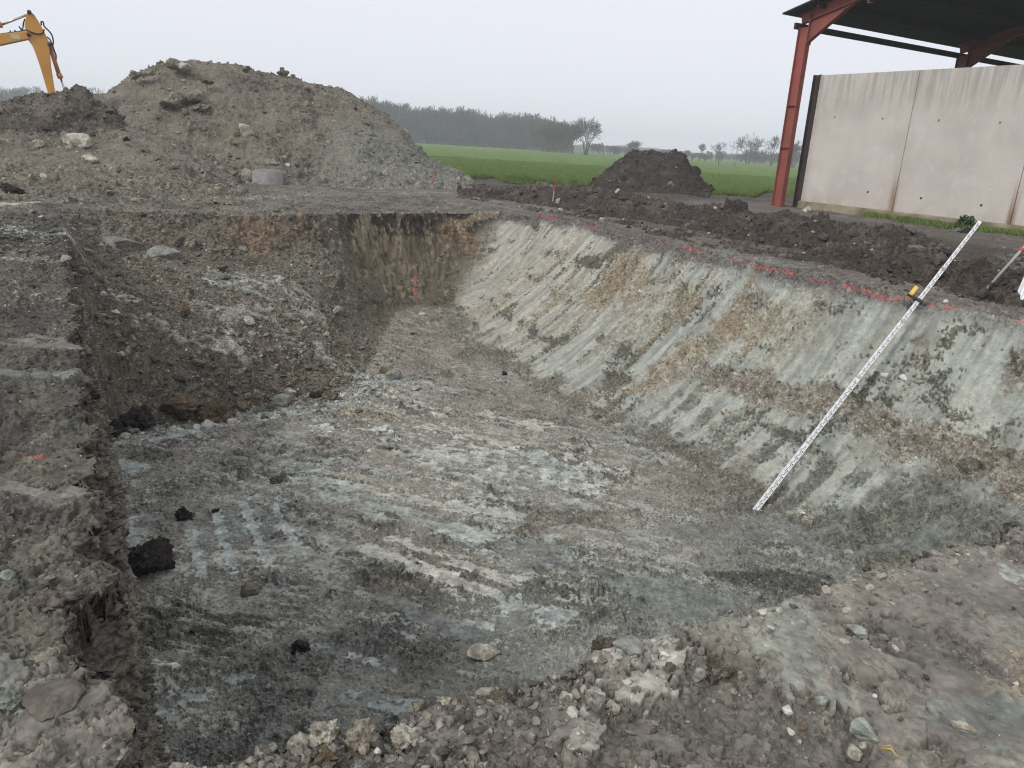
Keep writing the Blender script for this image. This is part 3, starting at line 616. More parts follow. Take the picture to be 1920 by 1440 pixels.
H1 = heap('spoil_heap', spoil_height, 'spoil', -420, 930, 17.6, 37, .0013, 'big grey brown spoil heap at the far left end of the pit', 'spoil heap')
H2 = heap('clod_heap', clodheap_height, 'clod', -160, 250, 22.8, 28, .0016, 'low heap of dark wet clods lying on the left shoulder of the spoil heap', 'soil heap')
H3 = heap('topsoil_heap', topsoil_height, 'topsoil', 1050, 1365, 31, 38, .0016, 'round dark brown topsoil heap standing at the edge of the green field', 'soil heap')
H4 = heap('soil_ridge', ridge_height, 'ridge', 860, 2350, 9, 34, .0016, 'long low ridge of dark dug earth between the pit and the concrete wall', 'soil ridge',
          cond=lambda x, y: (to_sw(x, y)[1] > 9.9) & (to_sw(x, y)[0] < 27.5))

# ------------------------------------------------------------------ loose stones and clods
def ico(sub):
    bm = bmesh.new(); bmesh.ops.create_icosphere(bm, subdivisions=sub, radius=1)
    V = np.array([v.co[:] for v in bm.verts], f32); F = np.array([[v.index for v in f.verts] for f in bm.faces], np.int32); bm.free()
    return V, F
ICO = {k: ico(k) for k in (1, 2, 3, 4, 5)}
def rock_verts(sub, seed, planes=12, crumb=.06, hard=.7):
    """a broken lump: a sphere cut by random planes, then roughened"""
    g = np.random.default_rng(seed); V, F = ICO[sub]
    n = g.normal(size=(planes, 3)); n /= np.linalg.norm(n, axis=1, keepdims=True); d = g.uniform(hard, 1.0, planes)
    dots = V @ n.T
    rad = np.minimum(1.15, np.min(np.where(dots > .05, d / np.maximum(dots, .05), 9), axis=1))
    p = V * rad[:, None]; q = p * 2.2 + seed * 3.7
    nz = fbm(q[:, 0].astype(f32), q[:, 1].astype(f32), q[:, 2].astype(f32), 3, 500) + .6 * np.abs(pn(q[:, 0] * 3, q[:, 1] * 3, q[:, 2] * 3, 505))
    return p * (1 + crumb * 1.8 * nz)[:, None], F
def rand_rot(g, n):
    q = g.normal(size=(n, 4)); q /= np.linalg.norm(q, axis=1, keepdims=True)
    a, b, c, d = q.T
    return np.stack([np.stack([1 - 2 * (c * c + d * d), 2 * (b * c - a * d), 2 * (b * d + a * c)], -1), np.stack([2 * (b * c + a * d), 1 - 2 * (b * b + d * d), 2 * (c * d - a * b)], -1),
                     np.stack([2 * (b * d - a * c), 2 * (c * d + a * b), 1 - 2 * (b * b + c * c)], -1)], 1).astype(f32)
def scatter(name, P, Cc, Rg, classes, dens_fun, mat, seed, pale=.07):
    g = np.random.default_rng(seed); r = np.hypot(P[:, 0], P[:, 1]); rd = np.sqrt(r * r + (P[:, 2] - CH) ** 2)
    Vs, Fs, Cs, off = [], [], [], 0
    front = np.abs(np.arctan2(P[:, 0], P[:, 1])) < R(52)
    for d, per in classes:
        ok = front & (rd < d * 769 / 1.7) & (r > 1.0)
        base_w = np.where(ok, r * r, 0) * np.where((r > 14.8) & (r < 19.6) & (name == 'rubble'), .34, 1) * np.clip(dens_fun(P, Rg, d), 0, None)
        # a grid vertex stands for about r^2 * da * dlogr of ground
        lam = base_w * (DA) * (.0019 / RES) * per
        pick = np.nonzero(g.random(len(P)) < lam)[0]
        for sub, sel in ((1, rd[pick] > d * 769 / 7), (2, rd[pick] <= d * 769 / 7)):
            pk = pick[sel]
            if not len(pk): continue
            for kind in range(6):
                q = pk[kind::6]
                if not len(q): continue
                V, F = rock_verts(sub, 40 + kind, 7 + kind, .02, .42)
                n = len(q); M = rand_rot(g, n)
                sc = (d * .5 * g.uniform(.55, 1.15, (n, 1, 1))) * np.stack([g.uniform(.8, 1.25, n), g.uniform(.7, 1.1, n), g.uniform(.45, .9, n)], -1)[:, None, :]
                W = np.einsum('nij,nkj->nki', M, V[None] * sc)
                W[..., 2] *= .75
                W = W + P[q][:, None, :] + np.array([0, 0, d * .04])
                c = Cc[q] * g.uniform(.6, 1.45, (n, 1)); pl = g.random(n) < pale
                c = np.where(pl[:, None], col(.34, .325, .29) * g.uniform(.7, 1.2, (n, 1)), c)
                Vs.append(W.reshape(-1, 3)); Cs.append(np.repeat(c, len(V), 0))
                Fs.append((F[None] + (np.arange(n) * len(V))[:, None, None] + off).reshape(-1, 3)); off += n * len(V)
    V = np.concatenate(Vs); F = np.concatenate(Fs); c = np.concatenate(Cs)
    o = mesh_from(name, V, F, c, np.full(len(V), .6, f32), mat, smooth=False)
    print(name, 'stones', len(F))
    return tag(o, kind='stuff')
def dens_ground(P, rg, d):
    s, w_ = to_sw(P[:, 0], P[:, 1])
    k = sstep(.45, .9, rg) * .8 + .04
    nearrim = np.exp(-((s - 1.72) / .13) ** 2) * sstep(-.2, .4, w_) * sstep(5.5, 3.5, w_)
    rub = np.exp(-(((s - 1.62) / .2) ** 2 + ((w_ - .75) / .5) ** 2))
    tal = talus_w(s, w_) * sstep(16.3, 15.6, s) * (P[:, 2] < .05)
    toe = np.exp(-((s - 11.1) / .55) ** 2) * sstep(4.2, 3.6, w_) * sstep(.1, .3, w_)
    k = k * (1 - (.75 if d > .04 else -.8) * sstep(2.6, 1.9, s) * sstep(.9, 2.0, w_))
    big = 1.0 if d < .05 else .25
    if d > .15: return toe * 3.0 + tal * .5 + .008 * k
    if d > .07: return toe * 4 + tal * 1.3 + (nearrim * .12 + rub * .45) + k * .05
    return k * big * 1.4 + toe * 2.5 + tal * 1.5 + (nearrim * 1.6 + rub * 3.5) * 1.2
CLS = [(.011, 500), (.018, 420), (.03, 260), (.05, 110), (.085, 30), (.13, 9), (.21, 2.4)]
scatter('rubble', GP, GC, GR, CLS, dens_ground, EARTH, 3)
n_ = np.clip
for (P_, c_, r_), nm, kf, sd in ((H1[1:], 'heap_stones', .35, 5), (H2[1:], 'clod_heap_lumps', .9, 6), (H3[1:], 'topsoil_lumps', .9, 7), (H4[1:], 'ridge_lumps', .9, 8)):
    scatter(nm, P_, c_, r_, [(.06, 30), (.085, 26), (.13, 12), (.21, 3.0), (.33, .6)], lambda P, rg, d, kf=kf: kf * sstep(.3, .9, rg) + .03, EARTH, sd, pale=.10 if sd in (5,) else .03)

# ------------------------------------------------------------------ mesh helpers
def box(bm, c, d, rot=None):
    m = Matrix.Translation(c) @ (rot.to_4x4() if rot is not None else Matrix()) @ Matrix.Diagonal((*d, 1))
    return bmesh.ops.create_cube(bm, size=1, matrix=m)['verts']
def prism(bm, pts, y0, y1):
    """profile in x/z pushed along y"""
    a = [bm.verts.new((p[0], y0, p[1])) for p in pts]; b = [bm.verts.new((p[0], y1, p[1])) for p in pts]
    bm.faces.new(a[::-1]); bm.faces.new(b); n = len(pts)
    for i in range(n): bm.faces.new((a[i], a[(i + 1) % n], b[(i + 1) % n], b[i]))
def tube(bm, pts, rad, n=8, cap=True):
    pts = [Vector(p) for p in pts]; rings = []
    rads = rad if isinstance(rad, (list, tuple)) else [rad] * len(pts)
    for i, p in enumerate(pts):
        t = (pts[min(i + 1, len(pts) - 1)] - pts[max(i - 1, 0)]).normalized()
        u = t.cross(Vector((.3, .2, 1)) if abs(t.z) < .95 else Vector((1, .1, 0))).normalized(); v = t.cross(u)
        rings.append([bm.verts.new(p + (u * math.cos(k / n * 2 * math.pi) + v * math.sin(k / n * 2 * math.pi)) * rads[i]) for k in range(n)])
    for a, b in zip(rings, rings[1:]):
        for k in range(n): bm.faces.new((a[k], a[(k + 1) % n], b[(k + 1) % n], b[k]))
    if cap: bm.faces.new(rings[0][::-1]); bm.faces.new(rings[-1])
def smooth_curve(pts, n=6):
    pts = [Vector(p) for p in pts]; out = []
    for i in range(len(pts) - 1):
        p0, p1, p2, p3 = pts[max(i - 1, 0)], pts[i], pts[i + 1], pts[min(i + 2, len(pts) - 1)]
        for k in range(n):
            t = k / n
            out.append(.5 * ((2 * p1) + (p2 - p0) * t + (2 * p0 - 5 * p1 + 4 * p2 - p3) * t * t + (3 * p1 - p0 - 3 * p2 + p3) * t ** 3))
    return out + [pts[-1]]
def done(name, bm, mat, parent=None, smooth=False, bevel=0):
    bmesh.ops.recalc_face_normals(bm, faces=bm.faces[:])
    if bevel:
        bmesh.ops.bevel(bm, geom=[e for e in bm.edges if len(e.link_faces) == 2 and e.calc_face_angle(0) > .5], offset=bevel, segments=2, affect='EDGES', profile=.6)
    me = bpy.data.meshes.new(name); bm.to_mesh(me); bm.free()
    for p in me.polygons: p.use_smooth = smooth
    me.materials.append(mat)
    o = bpy.data.objects.new(name, me); COL.objects.link(o)
    if parent: o.parent = parent
    return o
def empty(name, loc, rotz=0, label=None, cat=None, group=None):
    o = bpy.data.objects.new(name, None); COL.objects.link(o); o.empty_display_size = .2
    o.location = loc; o.rotation_euler = (0, 0, rotz); return tag(o, label, cat, group)
def simple(name, rgb, rough=.7, metal=0, noise=.0, nscale=6, rgb2=None, bump=0, bscale=60):
    m, nt, b = newmat(name); L = nt.links.new
    b.inputs['Roughness'].default_value = rough; b.inputs['Metallic'].default_value = metal
    tc = N_(nt, 'ShaderNodeTexCoord')
    n1 = N_(nt, 'ShaderNodeTexNoise'); n1.inputs['Scale'].default_value = nscale; n1.inputs['Detail'].default_value = 6
    L(tc.outputs['Object'], n1.inputs['Vector'])
    rp = N_(nt, 'ShaderNodeValToRGB'); rp.color_ramp.elements[0].position = .35; rp.color_ramp.elements[1].position = .68
    rp.color_ramp.elements[0].color = (*rgb, 1); rp.color_ramp.elements[1].color = (*(rgb2 or tuple(c * (1 - noise) for c in rgb)), 1)
    L(n1.outputs['Fac'], rp.inputs[0]); L(rp.outputs[0], b.inputs['Base Color'])
    if bump:
        n2 = N_(nt, 'ShaderNodeTexNoise'); n2.inputs['Scale'].default_value = bscale; n2.inputs['Detail'].default_value = 5; L(tc.outputs['Object'], n2.inputs['Vector'])
        bp = N_(nt, 'ShaderNodeBump'); bp.inputs['Distance'].default_value = bump; L(n2.outputs['Fac'], bp.inputs['Height']); L(bp.outputs[0], b.inputs['Normal'])
    return m
M = {
 'red': simple('red_oxide_paint', (.30, .078, .056), .6, 0, 0, 1.7, (.20, .062, .048), .003, 30), 'roof': simple('dark_roof_sheet', (.022, .022, .026), .75, 0, .3, 2), 'black': simple('black_steel', (.028, .022, .022), .7, 0, .3, 5, (.05, .035, .03)),
 'yellow': simple('excavator_paint', (.62, .30, .055), .5, 0, .18, 2), 'orange': simple('cylinder_paint', (.52, .20, .09), .5, 0, .2, 4), 'rubber': simple('hose_rubber', (.02, .02, .022), .6), 'chrome': simple('rod_chrome', (.5, .5, .52), .25, 1),
 'glass': simple('dark_glass', (.03, .04, .045), .1), 'track': simple('track_steel', (.05, .042, .036), .7, .3, .3, 8),
 'white': simple('staff_white', (.70, .70, .71), .4, 0, .05), 'ink': simple('staff_ink', (.10, .10, .11), .5), 'rodred': simple('staff_red', (.55, .05, .04), .5), 'alu': simple('aluminium', (.55, .56, .58), .35, .8, .1), 'greypole': simple('grey_leg', (.42, .41, .38), .5, 0, .15),
 'lime': simple('receiver_yellow', (.80, .42, .04), .4), 'stakered': simple('stake_paint', (.45, .07, .04), .7, 0, .3, 20), 'stakewood': simple('stake_wood', (.50, .46, .40), .8, 0, .2, 20),
 'conc': simple('grey_concrete', (.36, .36, .35), .85, 0, .25, 8, None, .01, 50), 'bark': simple('bare_bark', (.080, .060, .057), .9, 0, .3, 3), 'bark2': simple('brown_twigs', (.085, .068, .050), .9, 0, .3, 3),
 'post': simple('weathered_post', (.09, .08, .072), .9, 0, .3, 12), 'straw': simple('dry_straw', (.50, .36, .10), .7, 0, .2, 30), 'leaf': simple('weed_leaf', (.045, .085, .025), .6, 0, .4, 9), 'dung': simple('brown_manure', (.10, .075, .05), .95, 0, .5, 5, None, .03, 14),
}

# ------------------------------------------------------------------ shed and concrete wall
ROTZ = math.atan2(-.862, .507)
sx, sy = from_sw(16.58, 18.4)
shed = empty('open_shed', (sx, sy, .2), ROTZ, 'open steel shed with red portal frame and dark roof behind the concrete wall', 'shed')
def beam_i(bm, p, q, depth, width, up, tf=.014, tw=.010):
    """I section from p to q; 'up' is the web direction"""
    p, q, up = Vector(p), Vector(q), Vector(up); ax = (q - p).normalized(); up = (up - ax * up.dot(ax)).normalized(); side = ax.cross(up); Ln = (q - p).length
    rot = Matrix((ax, side, up)).transposed(); mid = (p + q) / 2
    box(bm, mid, (Ln, tw, depth - 2 * tf), rot)
    for k in (-1, 1): box(bm, mid + up * k * (depth / 2 - tf / 2), (Ln, width, tf), rot)
SL = .236; SPAN = 14.6; EZ = 5.0
for fr in range(4):
    y = fr * 7.5
    for side in (0, 1):
        fx = (lambda v: v) if side == 0 else (lambda v: SPAN - v)
        bm = bmesh.new(); beam_i(bm, (fx(.17), y, -.3), (fx(.17), y, EZ - .05), .34, .17, (1, 0, 0))
        for zz in (1.75, 2.9): box(bm, (fx(.17), y, zz), (.31, .165, .012))
        if fr == 0: box(bm, (fx(.36), y - .05, 2.9), (.10, .06, .012))
        done('post', bm, M['red'], shed)
        bm = bmesh.new(); beam_i(bm, (fx(.0), y, EZ + .16), (fx(SPAN / 2 - .005), y, EZ + .16 + SL * SPAN / 2), .27, .15, (0, 0, 1)); done('rafter', bm, M['red'], shed)
        bm = bmesh.new()
        prism(bm, [(fx(.345), EZ - .45), (fx(1.65), EZ + .40), (fx(.345), EZ + .09)], y - .006, y + .006)
        rot = Matrix.Rotation(-math.atan2(.85, 1.305) * (1 if side == 0 else -1), 3, 'Y'); box(bm, (fx(1.0), y, EZ - .03), (1.56, .15, .013), rot)
        box(bm, (fx(.352), y, EZ - .12), (.018, .19, .78))
        for k in range(6): box(bm, (fx(.37), y - .06, EZ - .42 + k * .13), (.022, .025, .025))
        done('haunch', bm, M['red'], shed)
for side in (0, 1):
    fx = (lambda v: v) if side == 0 else (lambda v: SPAN - v)
    bm = bmesh.new(); box(bm, (fx(-.03), 11.25, EZ - .02), (.07, 22.9, .16)); done('eave_beam', bm, M['black'], shed)
    bm = bmesh.new(); prism(bm, [(fx(-.32), EZ + .345 - SL * .32), (fx(SPAN / 2 - .003 * side), EZ + .345 + SL * SPAN / 2), (fx(SPAN / 2 - .003 * side), EZ + .385 + SL * SPAN / 2), (fx(-.32), EZ + .385 - SL * .32)], -.45, 23.1); done('roof', bm, M['roof'], shed)
    for k in range(6):
        xx = fx(.75 + k * 1.28); zz = EZ + .31 + SL * (.75 + k * 1.28) - .06
        bm = bmesh.new(); box(bm, (xx, 11.3, zz), (.06, 23.2, .14)); done('purlin', bm, M['black'], shed)
bm = bmesh.new(); tube(bm, [(.1, 7.7, EZ - .1), (.1, 14.9, .3)], .035, 6); done('brace', bm, M['black'], shed)
bm = bmesh.new(); tube(bm, [(.1, 14.9, EZ - .1), (.1, 7.7, .3)], .035, 6); done('brace', bm, M['black'], shed)
bm = bmesh.new(); box(bm, (2.1, -.03, EZ + .42), (.012, .09, .16)); box(bm, (2.16, -.03, EZ + .345), (.12, .09, .012)); done('bracket', bm, M['red'], shed)

def concrete_wall_material():
    m, nt, b = newmat('stained_concrete'); L = nt.links.new; b.inputs['Roughness'].default_value = .82
    tc = N_(nt, 'ShaderNodeTexCoord'); xyz = N_(nt, 'ShaderNodeSeparateXYZ'); L(tc.outputs['Object'], xyz.inputs[0])
    def noise(sc, det=5, vec=None, rough=.55):
        n = N_(nt, 'ShaderNodeTexNoise'); n.inputs['Scale'].default_value = sc; n.inputs['Detail'].default_value = det; n.inputs['Roughness'].default_value = rough
        L(vec if vec is not None else tc.outputs['Object'], n.inputs['Vector']); return n.outputs['Fac']
    def mr(v, a, b_, c=0, d=1):
        n = N_(nt, 'ShaderNodeMapRange'); n.interpolation_type = 'SMOOTHSTEP'
        for k, q in zip(('From Min', 'From Max', 'To Min', 'To Max'), (a, b_, c, d)): n.inputs[k].default_value = q
        L(v, n.inputs['Value']); return n.outputs[0]
    def mul(a, b_):
        n = N_(nt, 'ShaderNodeMath', operation='MULTIPLY'); L(a, n.inputs[0])
        if isinstance(b_, float): n.inputs[1].default_value = b_
        else: L(b_, n.inputs[1])
        return n.outputs[0]
    def mix(f, a, c):
        n = N_(nt, 'ShaderNodeMix'); n.data_type = 'RGBA'; L(f, n.inputs[0]); L(a, n.inputs[6]) if not isinstance(a, tuple) else setattr(n.inputs[6], 'default_value', (*a, 1))
        n.inputs[7].default_value = (*c, 1); return n.outputs[2]
    mp = N_(nt, 'ShaderNodeMapping'); mp.inputs['Scale'].default_value = (5, 5, .35); L(tc.outputs['Object'], mp.inputs['Vector'])
    runs = noise(1.6, 5, mp.outputs[0])
    c = mix(mr(noise(.9, 6), .35, .68), (.54, .50, .455), (.47, .43, .39))
    c = mix(mul(mr(noise(3.2, 6), .52, .72), .45), c, (.60, .565, .525))
    z = xyz.outputs['Z']; x = xyz.outputs['X']
    c = mix(mul(mul(mr(z, 2.4, 3.5), mr(runs, .42, .62)), .55), c, (.27, .245, .215))           # grime running from the top
    c = mix(mul(mul(mr(z, .75, .05), mr(noise(2.5, 5), .35, .65)), .6), c, (.34, .26, .17))      # damp tan foot
    seam = N_(nt, 'ShaderNodeMath', operation='PINGPONG'); xo = N_(nt, 'ShaderNodeMath', operation='SUBTRACT'); L(x, xo.inputs[0]); xo.inputs[1].default_value = 3.72; L(xo.outputs[0], seam.inputs[0]); seam.inputs[1].default_value = 1.5
    rust = mul(mul(mr(seam.outputs[0], .16, .02), mr(z, 1.7, .3)), mr(runs, .35, .6))
    c = mix(mul(rust, .85), c, (.20, .10, .045))
    c = mix(mul(mul(mr(x, 1.05, .78), mr(noise(4), .3, .6)), .5), c, (.30, .23, .15))
    pores = N_(nt, 'ShaderNodeTexVoronoi'); pores.inputs['Scale'].default_value = 9; L(tc.outputs['Object'], pores.inputs['Vector'])
    c = mix(mul(mr(pores.outputs['Distance'], .10, .04), .5), c, (.2, .17, .15))
    L(c, b.inputs['Base Color'])
    bp = N_(nt, 'ShaderNodeBump'); bp.inputs['Distance'].default_value = .006; L(noise(24, 6), bp.inputs['Height']); L(bp.outputs[0], b.inputs['Normal'])
    return m
M['wall'] = concrete_wall_material()
M['plinth'] = simple('mossy_plinth', (.33, .28, .20), .9, 0, .3, 3, (.16, .14, .075), .012, 40)
wall = empty('concrete_wall', (sx, sy, .2), ROTZ, 'tall pale concrete panel wall with rust stains standing under the red steel shed', 'wall')
for k in range(4):
    x0 = .80 + k * 2.97; bm = bmesh.new(); box(bm, (x0 + 1.478, .30, 2.0), (2.956, .2, 3.40)); done('wall_panel', bm, M['wall'], wall, bevel=.012)
    if k: bm = bmesh.new(); box(bm, (x0 - .007, .33, 2.0), (.012, .12, 3.36)); done('joint', bm, M['black'], wall)
bm = bmesh.new(); box(bm, (6.74, .27, .04), (11.9, .30, .52)); done('plinth', bm, M['plinth'], wall, bevel=.02)
bm = bmesh.new(); beam_i(bm, (.66, .30, .1), (.66, .30, 3.72), .24, .2, (1, 0, 0)); box(bm, (.56, .28, .1), (.62, .3, .05)); done('end_post', bm, M['black'], wall)
for s_, z_ in ((15.09, 2.8), (13.6, 2.77), (12.06, 2.73), (10.59, 2.69), (13.63, .92), (12.1, .89), (10.58, .86), (9.2, 2.66), (9.1, .85)):
    bm = bmesh.new(); g_ = bmesh.ops.create_cone(bm, cap_ends=True, segments=14, radius1=.034, radius2=.022, depth=.012, matrix=Matrix.Translation((16.58 - s_, .198, z_ - .2)) @ Matrix.Rotation(R(90), 4, 'X'))
    done('tie_hole', bm, M['plinth'] if z_ > 1 else M['black'], wall)
# heaped manure stored behind the wall
def blob(name, loc, dims, mat, seed, sub=4, crumb=.1, planes=40, hard=.85):
    V, F = rock_verts(sub, seed, planes, crumb, hard); V = V * np.array(dims); V[:, 2] = np.maximum(V[:, 2], -.3 * dims[2])
    o = mesh_from(name, V, F, None, None, mat, smooth=True); o.location = loc; return o
mx_, my_ = from_sw(10.75, 21.4)
tag(blob('manure_heap', (mx_, my_, .3), (2.4, 2.4, 4.05), M['dung'], 77, 5, .05), 'brown rounded heap top just showing above the concrete wall', 'manure heap')

# ------------------------------------------------------------------ excavator
EP = at_range(60, 200, 29.0); EU = np.array([.857, .515, 0]); EN = np.array([-.515, .857, 0]); EZ0 = .1
EO = np.array([EP[0], EP[1], EZ0])
def ep(px, py):
    d = ray(px, py); t = ((EO - CAM) @ EN) / (d @ EN); P = CAM + t * d; return ((P - EO) @ EU, P[2] - EZ0)
exc = empty('excavator', EO, math.atan2(.515, .857), 'yellow tracked excavator reaching over the spoil heap at the left', 'excavator')
bm = bmesh.new()
st = [(50, 26), (57, 23), (64, 28), (76, 47), (84, 62), (89, 74), (95, 83), (93, 90), (96, 125), (102, 165)]
sb = [(87, 165), (75, 124), (66, 98), (60, 84), (53, 75), (48, 66), (46, 46)]
tip = [(.0, 0)]
T = [ep(*p) for p in st]; B = [ep(*p) for p in sb]
dx_, dz_ = T[-1][0] - T[-3][0], T[-1][1] - T[-3][1]
end1 = (T[-1][0] + .22, T[-1][1] - 1.15); end2 = (end1[0] - .20, end1[1] + .02)
prism(bm, T + [end1, end2] + B, -.17, .17); done('stick', bm, M['yellow'], exc, bevel=.025)
k0, k1 = ep(56, 58), ep(55, 74); l0, l1 = ep(0, 65), ep(0, 86)
bm = bmesh.new()
prism(bm, [k0, (k0[0] + .05, (k0[1] + k1[1]) / 2), k1, l1, (l1[0] - 1.9, l1[1] - .35), (l1[0] - 4.2, 1.45), (l1[0] - 4.45, 1.65), (l0[0] - 2.3, l0[1] + .15), l0], -.21, .21); done('boom', bm, M['yellow'], exc, bevel=.03)
bm = bmesh.new(); box(bm, ((l0[0] * .5 + k0[0] * .5), -.212, (l0[1] + k1[1]) / 2 + .0), (.22, .008, .13)); done('warning_plate', bm, simple('pale_plate', (.62, .58, .35), .6, 0, .3, 30), exc)
def e3(p, y=0): q = ep(*p); return (q[0], y, q[1])
bm = bmesh.new(); tube(bm, [e3((50, 28)), e3((4, 46))], .033, 10); done('arm_rod', bm, M['chrome'], exc, True)
far = e3((4, 46)); bm = bmesh.new(); tube(bm, [far, (far[0] - 1.9, 0, far[2] - .55)], .085, 12); done('arm_cylinder', bm, M['orange'], exc, True)
bm = bmesh.new(); tube(bm, [e3((94, 88)), e3((110, 138))], .062, 12); tube(bm, [e3((110, 138)), e3((114, 147))], .08, 12); done('bucket_cylinder', bm, M['orange'], exc, True)
b0 = e3((114, 147)); bm = bmesh.new(); tube(bm, [b0, (b0[0] + .16, 0, b0[2] - .75)], .032, 8); done('bucket_rod', bm, M['chrome'], exc, True)
for p in ((55, 24), (54, 66), (93, 84)):
    bm = bmesh.new(); q = e3(p); tube(bm, [(q[0], -.24, q[2]), (q[0], .24, q[2])], .06, 12); done('pivot_pin', bm, M['black'], exc, True)
for hp, y in (([(49, 57), (60, 62), (72, 65), (80, 63), (83, 56)], -.2), ([(47, 36), (44, 44), (43, 53), (40, 56), (36, 50)], -.1), ([(78, 48), (77, 42), (81, 42), (83, 50), (90, 57), (97, 66), (100, 78), (99, 86), (102, 96), (105, 104), (105, 112)], -.1), ([(88, 70), (94, 76), (98, 86), (101, 94)], -.2), ([(-30, 70), (0, 65), (20, 62), (35, 60), (48, 57)], -.12), ([(19, 58), (21, 62), (24, 63)], -.15), ([(28, 57), (29, 62), (31, 67)], -.15)):
    bm = bmesh.new(); tube(bm, smooth_curve([e3(p, y) for p in hp], 4), .022, 6); done('hose', bm, M['rubber'], exc, True)
# machine body, outside the picture
hx = l1[0] - 5.0
for y in (-1.15, 1.15):
    bm = bmesh.new(); pr = [(hx - 1.75, .38), (hx - 1.55, .08), (hx - 1.3, 0), (hx + 1.3, 0), (hx + 1.6, .1), (hx + 1.8, .4), (hx + 1.65, .72), (hx + 1.35, .82), (hx - 1.35, .82), (hx - 1.65, .7)]
    prism(bm, pr, y - .28, y + .28); done('track', bm, M['track'], exc, bevel=.03)
bm = bmesh.new(); box(bm, (hx, 0, .72), (1.4, 1.8, .4)); bmesh.ops.create_cone(bm, cap_ends=True, segments=24, radius1=.7, radius2=.7, depth=.2, matrix=Matrix.Translation((hx, 0, .98))); done('undercarriage', bm, M['track'], exc)
bm = bmesh.new(); prism(bm, [(hx - 2.3, 1.1), (hx + 1.2, 1.08), (hx + 1.2, 1.45), (hx - .3, 1.5), (hx - .3, 2.05), (hx - 2.2, 2.15), (hx - 2.45, 1.8)], -1.2, 1.2); done('house', bm, M['yellow'], exc, bevel=.05)
bm = bmesh.new(); prism(bm, [(hx - .2, 1.5), (hx + 1.25, 1.5), (hx + 1.35, 2.1), (hx + 1.0, 2.9), (hx - .15, 2.95)], .25, 1.2); cabo = done('cab', bm, M['yellow'], exc, bevel=.05)
bm = bmesh.new(); prism(bm, [(hx + .0, 1.95), (hx + 1.12, 1.95), (hx + 1.16, 2.12), (hx + .88, 2.75), (hx + .02, 2.78)], .235, 1.215); done('window', bm, M['glass'], cabo)
bk = [(end1[0] + .25, end1[1] + .1), (end1[0] - .2, end1[1] + .12), (end1[0] - .55, end1[1] - .3), (end1[0] - .5, end1[1] - .75), (end1[0] - .1, end1[1] - .95), (end1[0] + .45, end1[1] - .8), (end1[0] + .35, end1[1] - .7), (end1[0] - .05, end1[1] - .82), (end1[0] - .38, end1[1] - .68), (end1[0] - .42, end1[1] - .32)]
bm = bmesh.new(); prism(bm, bk, -.5, .5); done('bucket', bm, M['track'], exc)

# ------------------------------------------------------------------ levelling staff leaning on the cut face
SB = surf(1415, 958); SB = at(1415, 958, SB[2] + .0); rp_ = at(1725, 560, .06)
ax = Vector(rp_ - SB).normalized(); SLEN = 4.79
to_cam = Vector(CAM - SB) ; face = (to_cam - ax * to_cam.dot(ax)).normalized(); side = face.cross(ax).normalized()
staff = empty('levelling_staff', Vector(SB), 0, 'long white levelling staff leaning diagonally on the cut face of the pit', 'levelling staff')
srot = Matrix((side, face, ax)).transposed(); staff.rotation_euler = srot.to_euler()
cuts = [0, 1.05, 2.1, 3.05, 3.95, SLEN]; wid = [.066, .061, .056, .051, .046]
for k in range(5):
    bm = bmesh.new(); box(bm, (0, -.002 * k, (cuts[k] + cuts[k + 1]) / 2), (wid[k], .034 - .004 * k, cuts[k + 1] - cuts[k])); so = done('staff_section', bm, M['white'], staff, bevel=.003)
    bm = bmesh.new(); bm2 = bmesh.new(); yf = -.002 * k + (.034 - .004 * k) / 2 + .0012
    zc = math.ceil(cuts[k] / .05) * .05 + .005; j = int(round(zc / .05)); h = wid[k] * .5
    while zc + .045 < cuts[k + 1]:
        left = -1 if j % 2 else 1; t_ = bm if True else bm2
        for q in (0, .02, .038): box(t_, (left * h * .30, yf, zc + q + .003), (h * .55, .0014, .0060))
        box(t_, (left * h * .08 + left * h * .02, yf, zc + .022), (h * .12, .0014, .044))
        if j % 2 == 0: box(t_, (-left * h * .45, yf, zc + .012), (h * .5, .0014, .018))
        zc += .05; j += 1
    done('graduation', bm, M['ink'], so); bm2.free()
    bm = bmesh.new()
    if k: box(bm, (0, -.001, cuts[k]), (wid[k - 1] + .006, .042, .03)); done('joint_collar', bm, M['greypole'], staff, bevel=.003)
zr = (Vector(at(1722, 562, .05)) - Vector(SB)).dot(ax)
bm = bmesh.new(); box(bm, (-.0, .0, zr), (.12, .06, .035)); box(bm, (.09, .012, zr - .0), (.12, .03, .03)); tube(bm, [(-.07, 0, zr), (-.11, 0, zr)], .02, 10); done('clamp', bm, M['rubber'], staff, bevel=.004)
bm = bmesh.new(); box(bm, (.115, .035, zr + .065), (.05, .03, .14)); rc = done('laser_receiver', bm, M['lime'], staff, bevel=.01)
bm = bmesh.new(); box(bm, (.115, .051, zr + .065), (.026, .004, .085)); done('display', bm, simple('receiver_face', (.70, .52, .16), .4), rc)

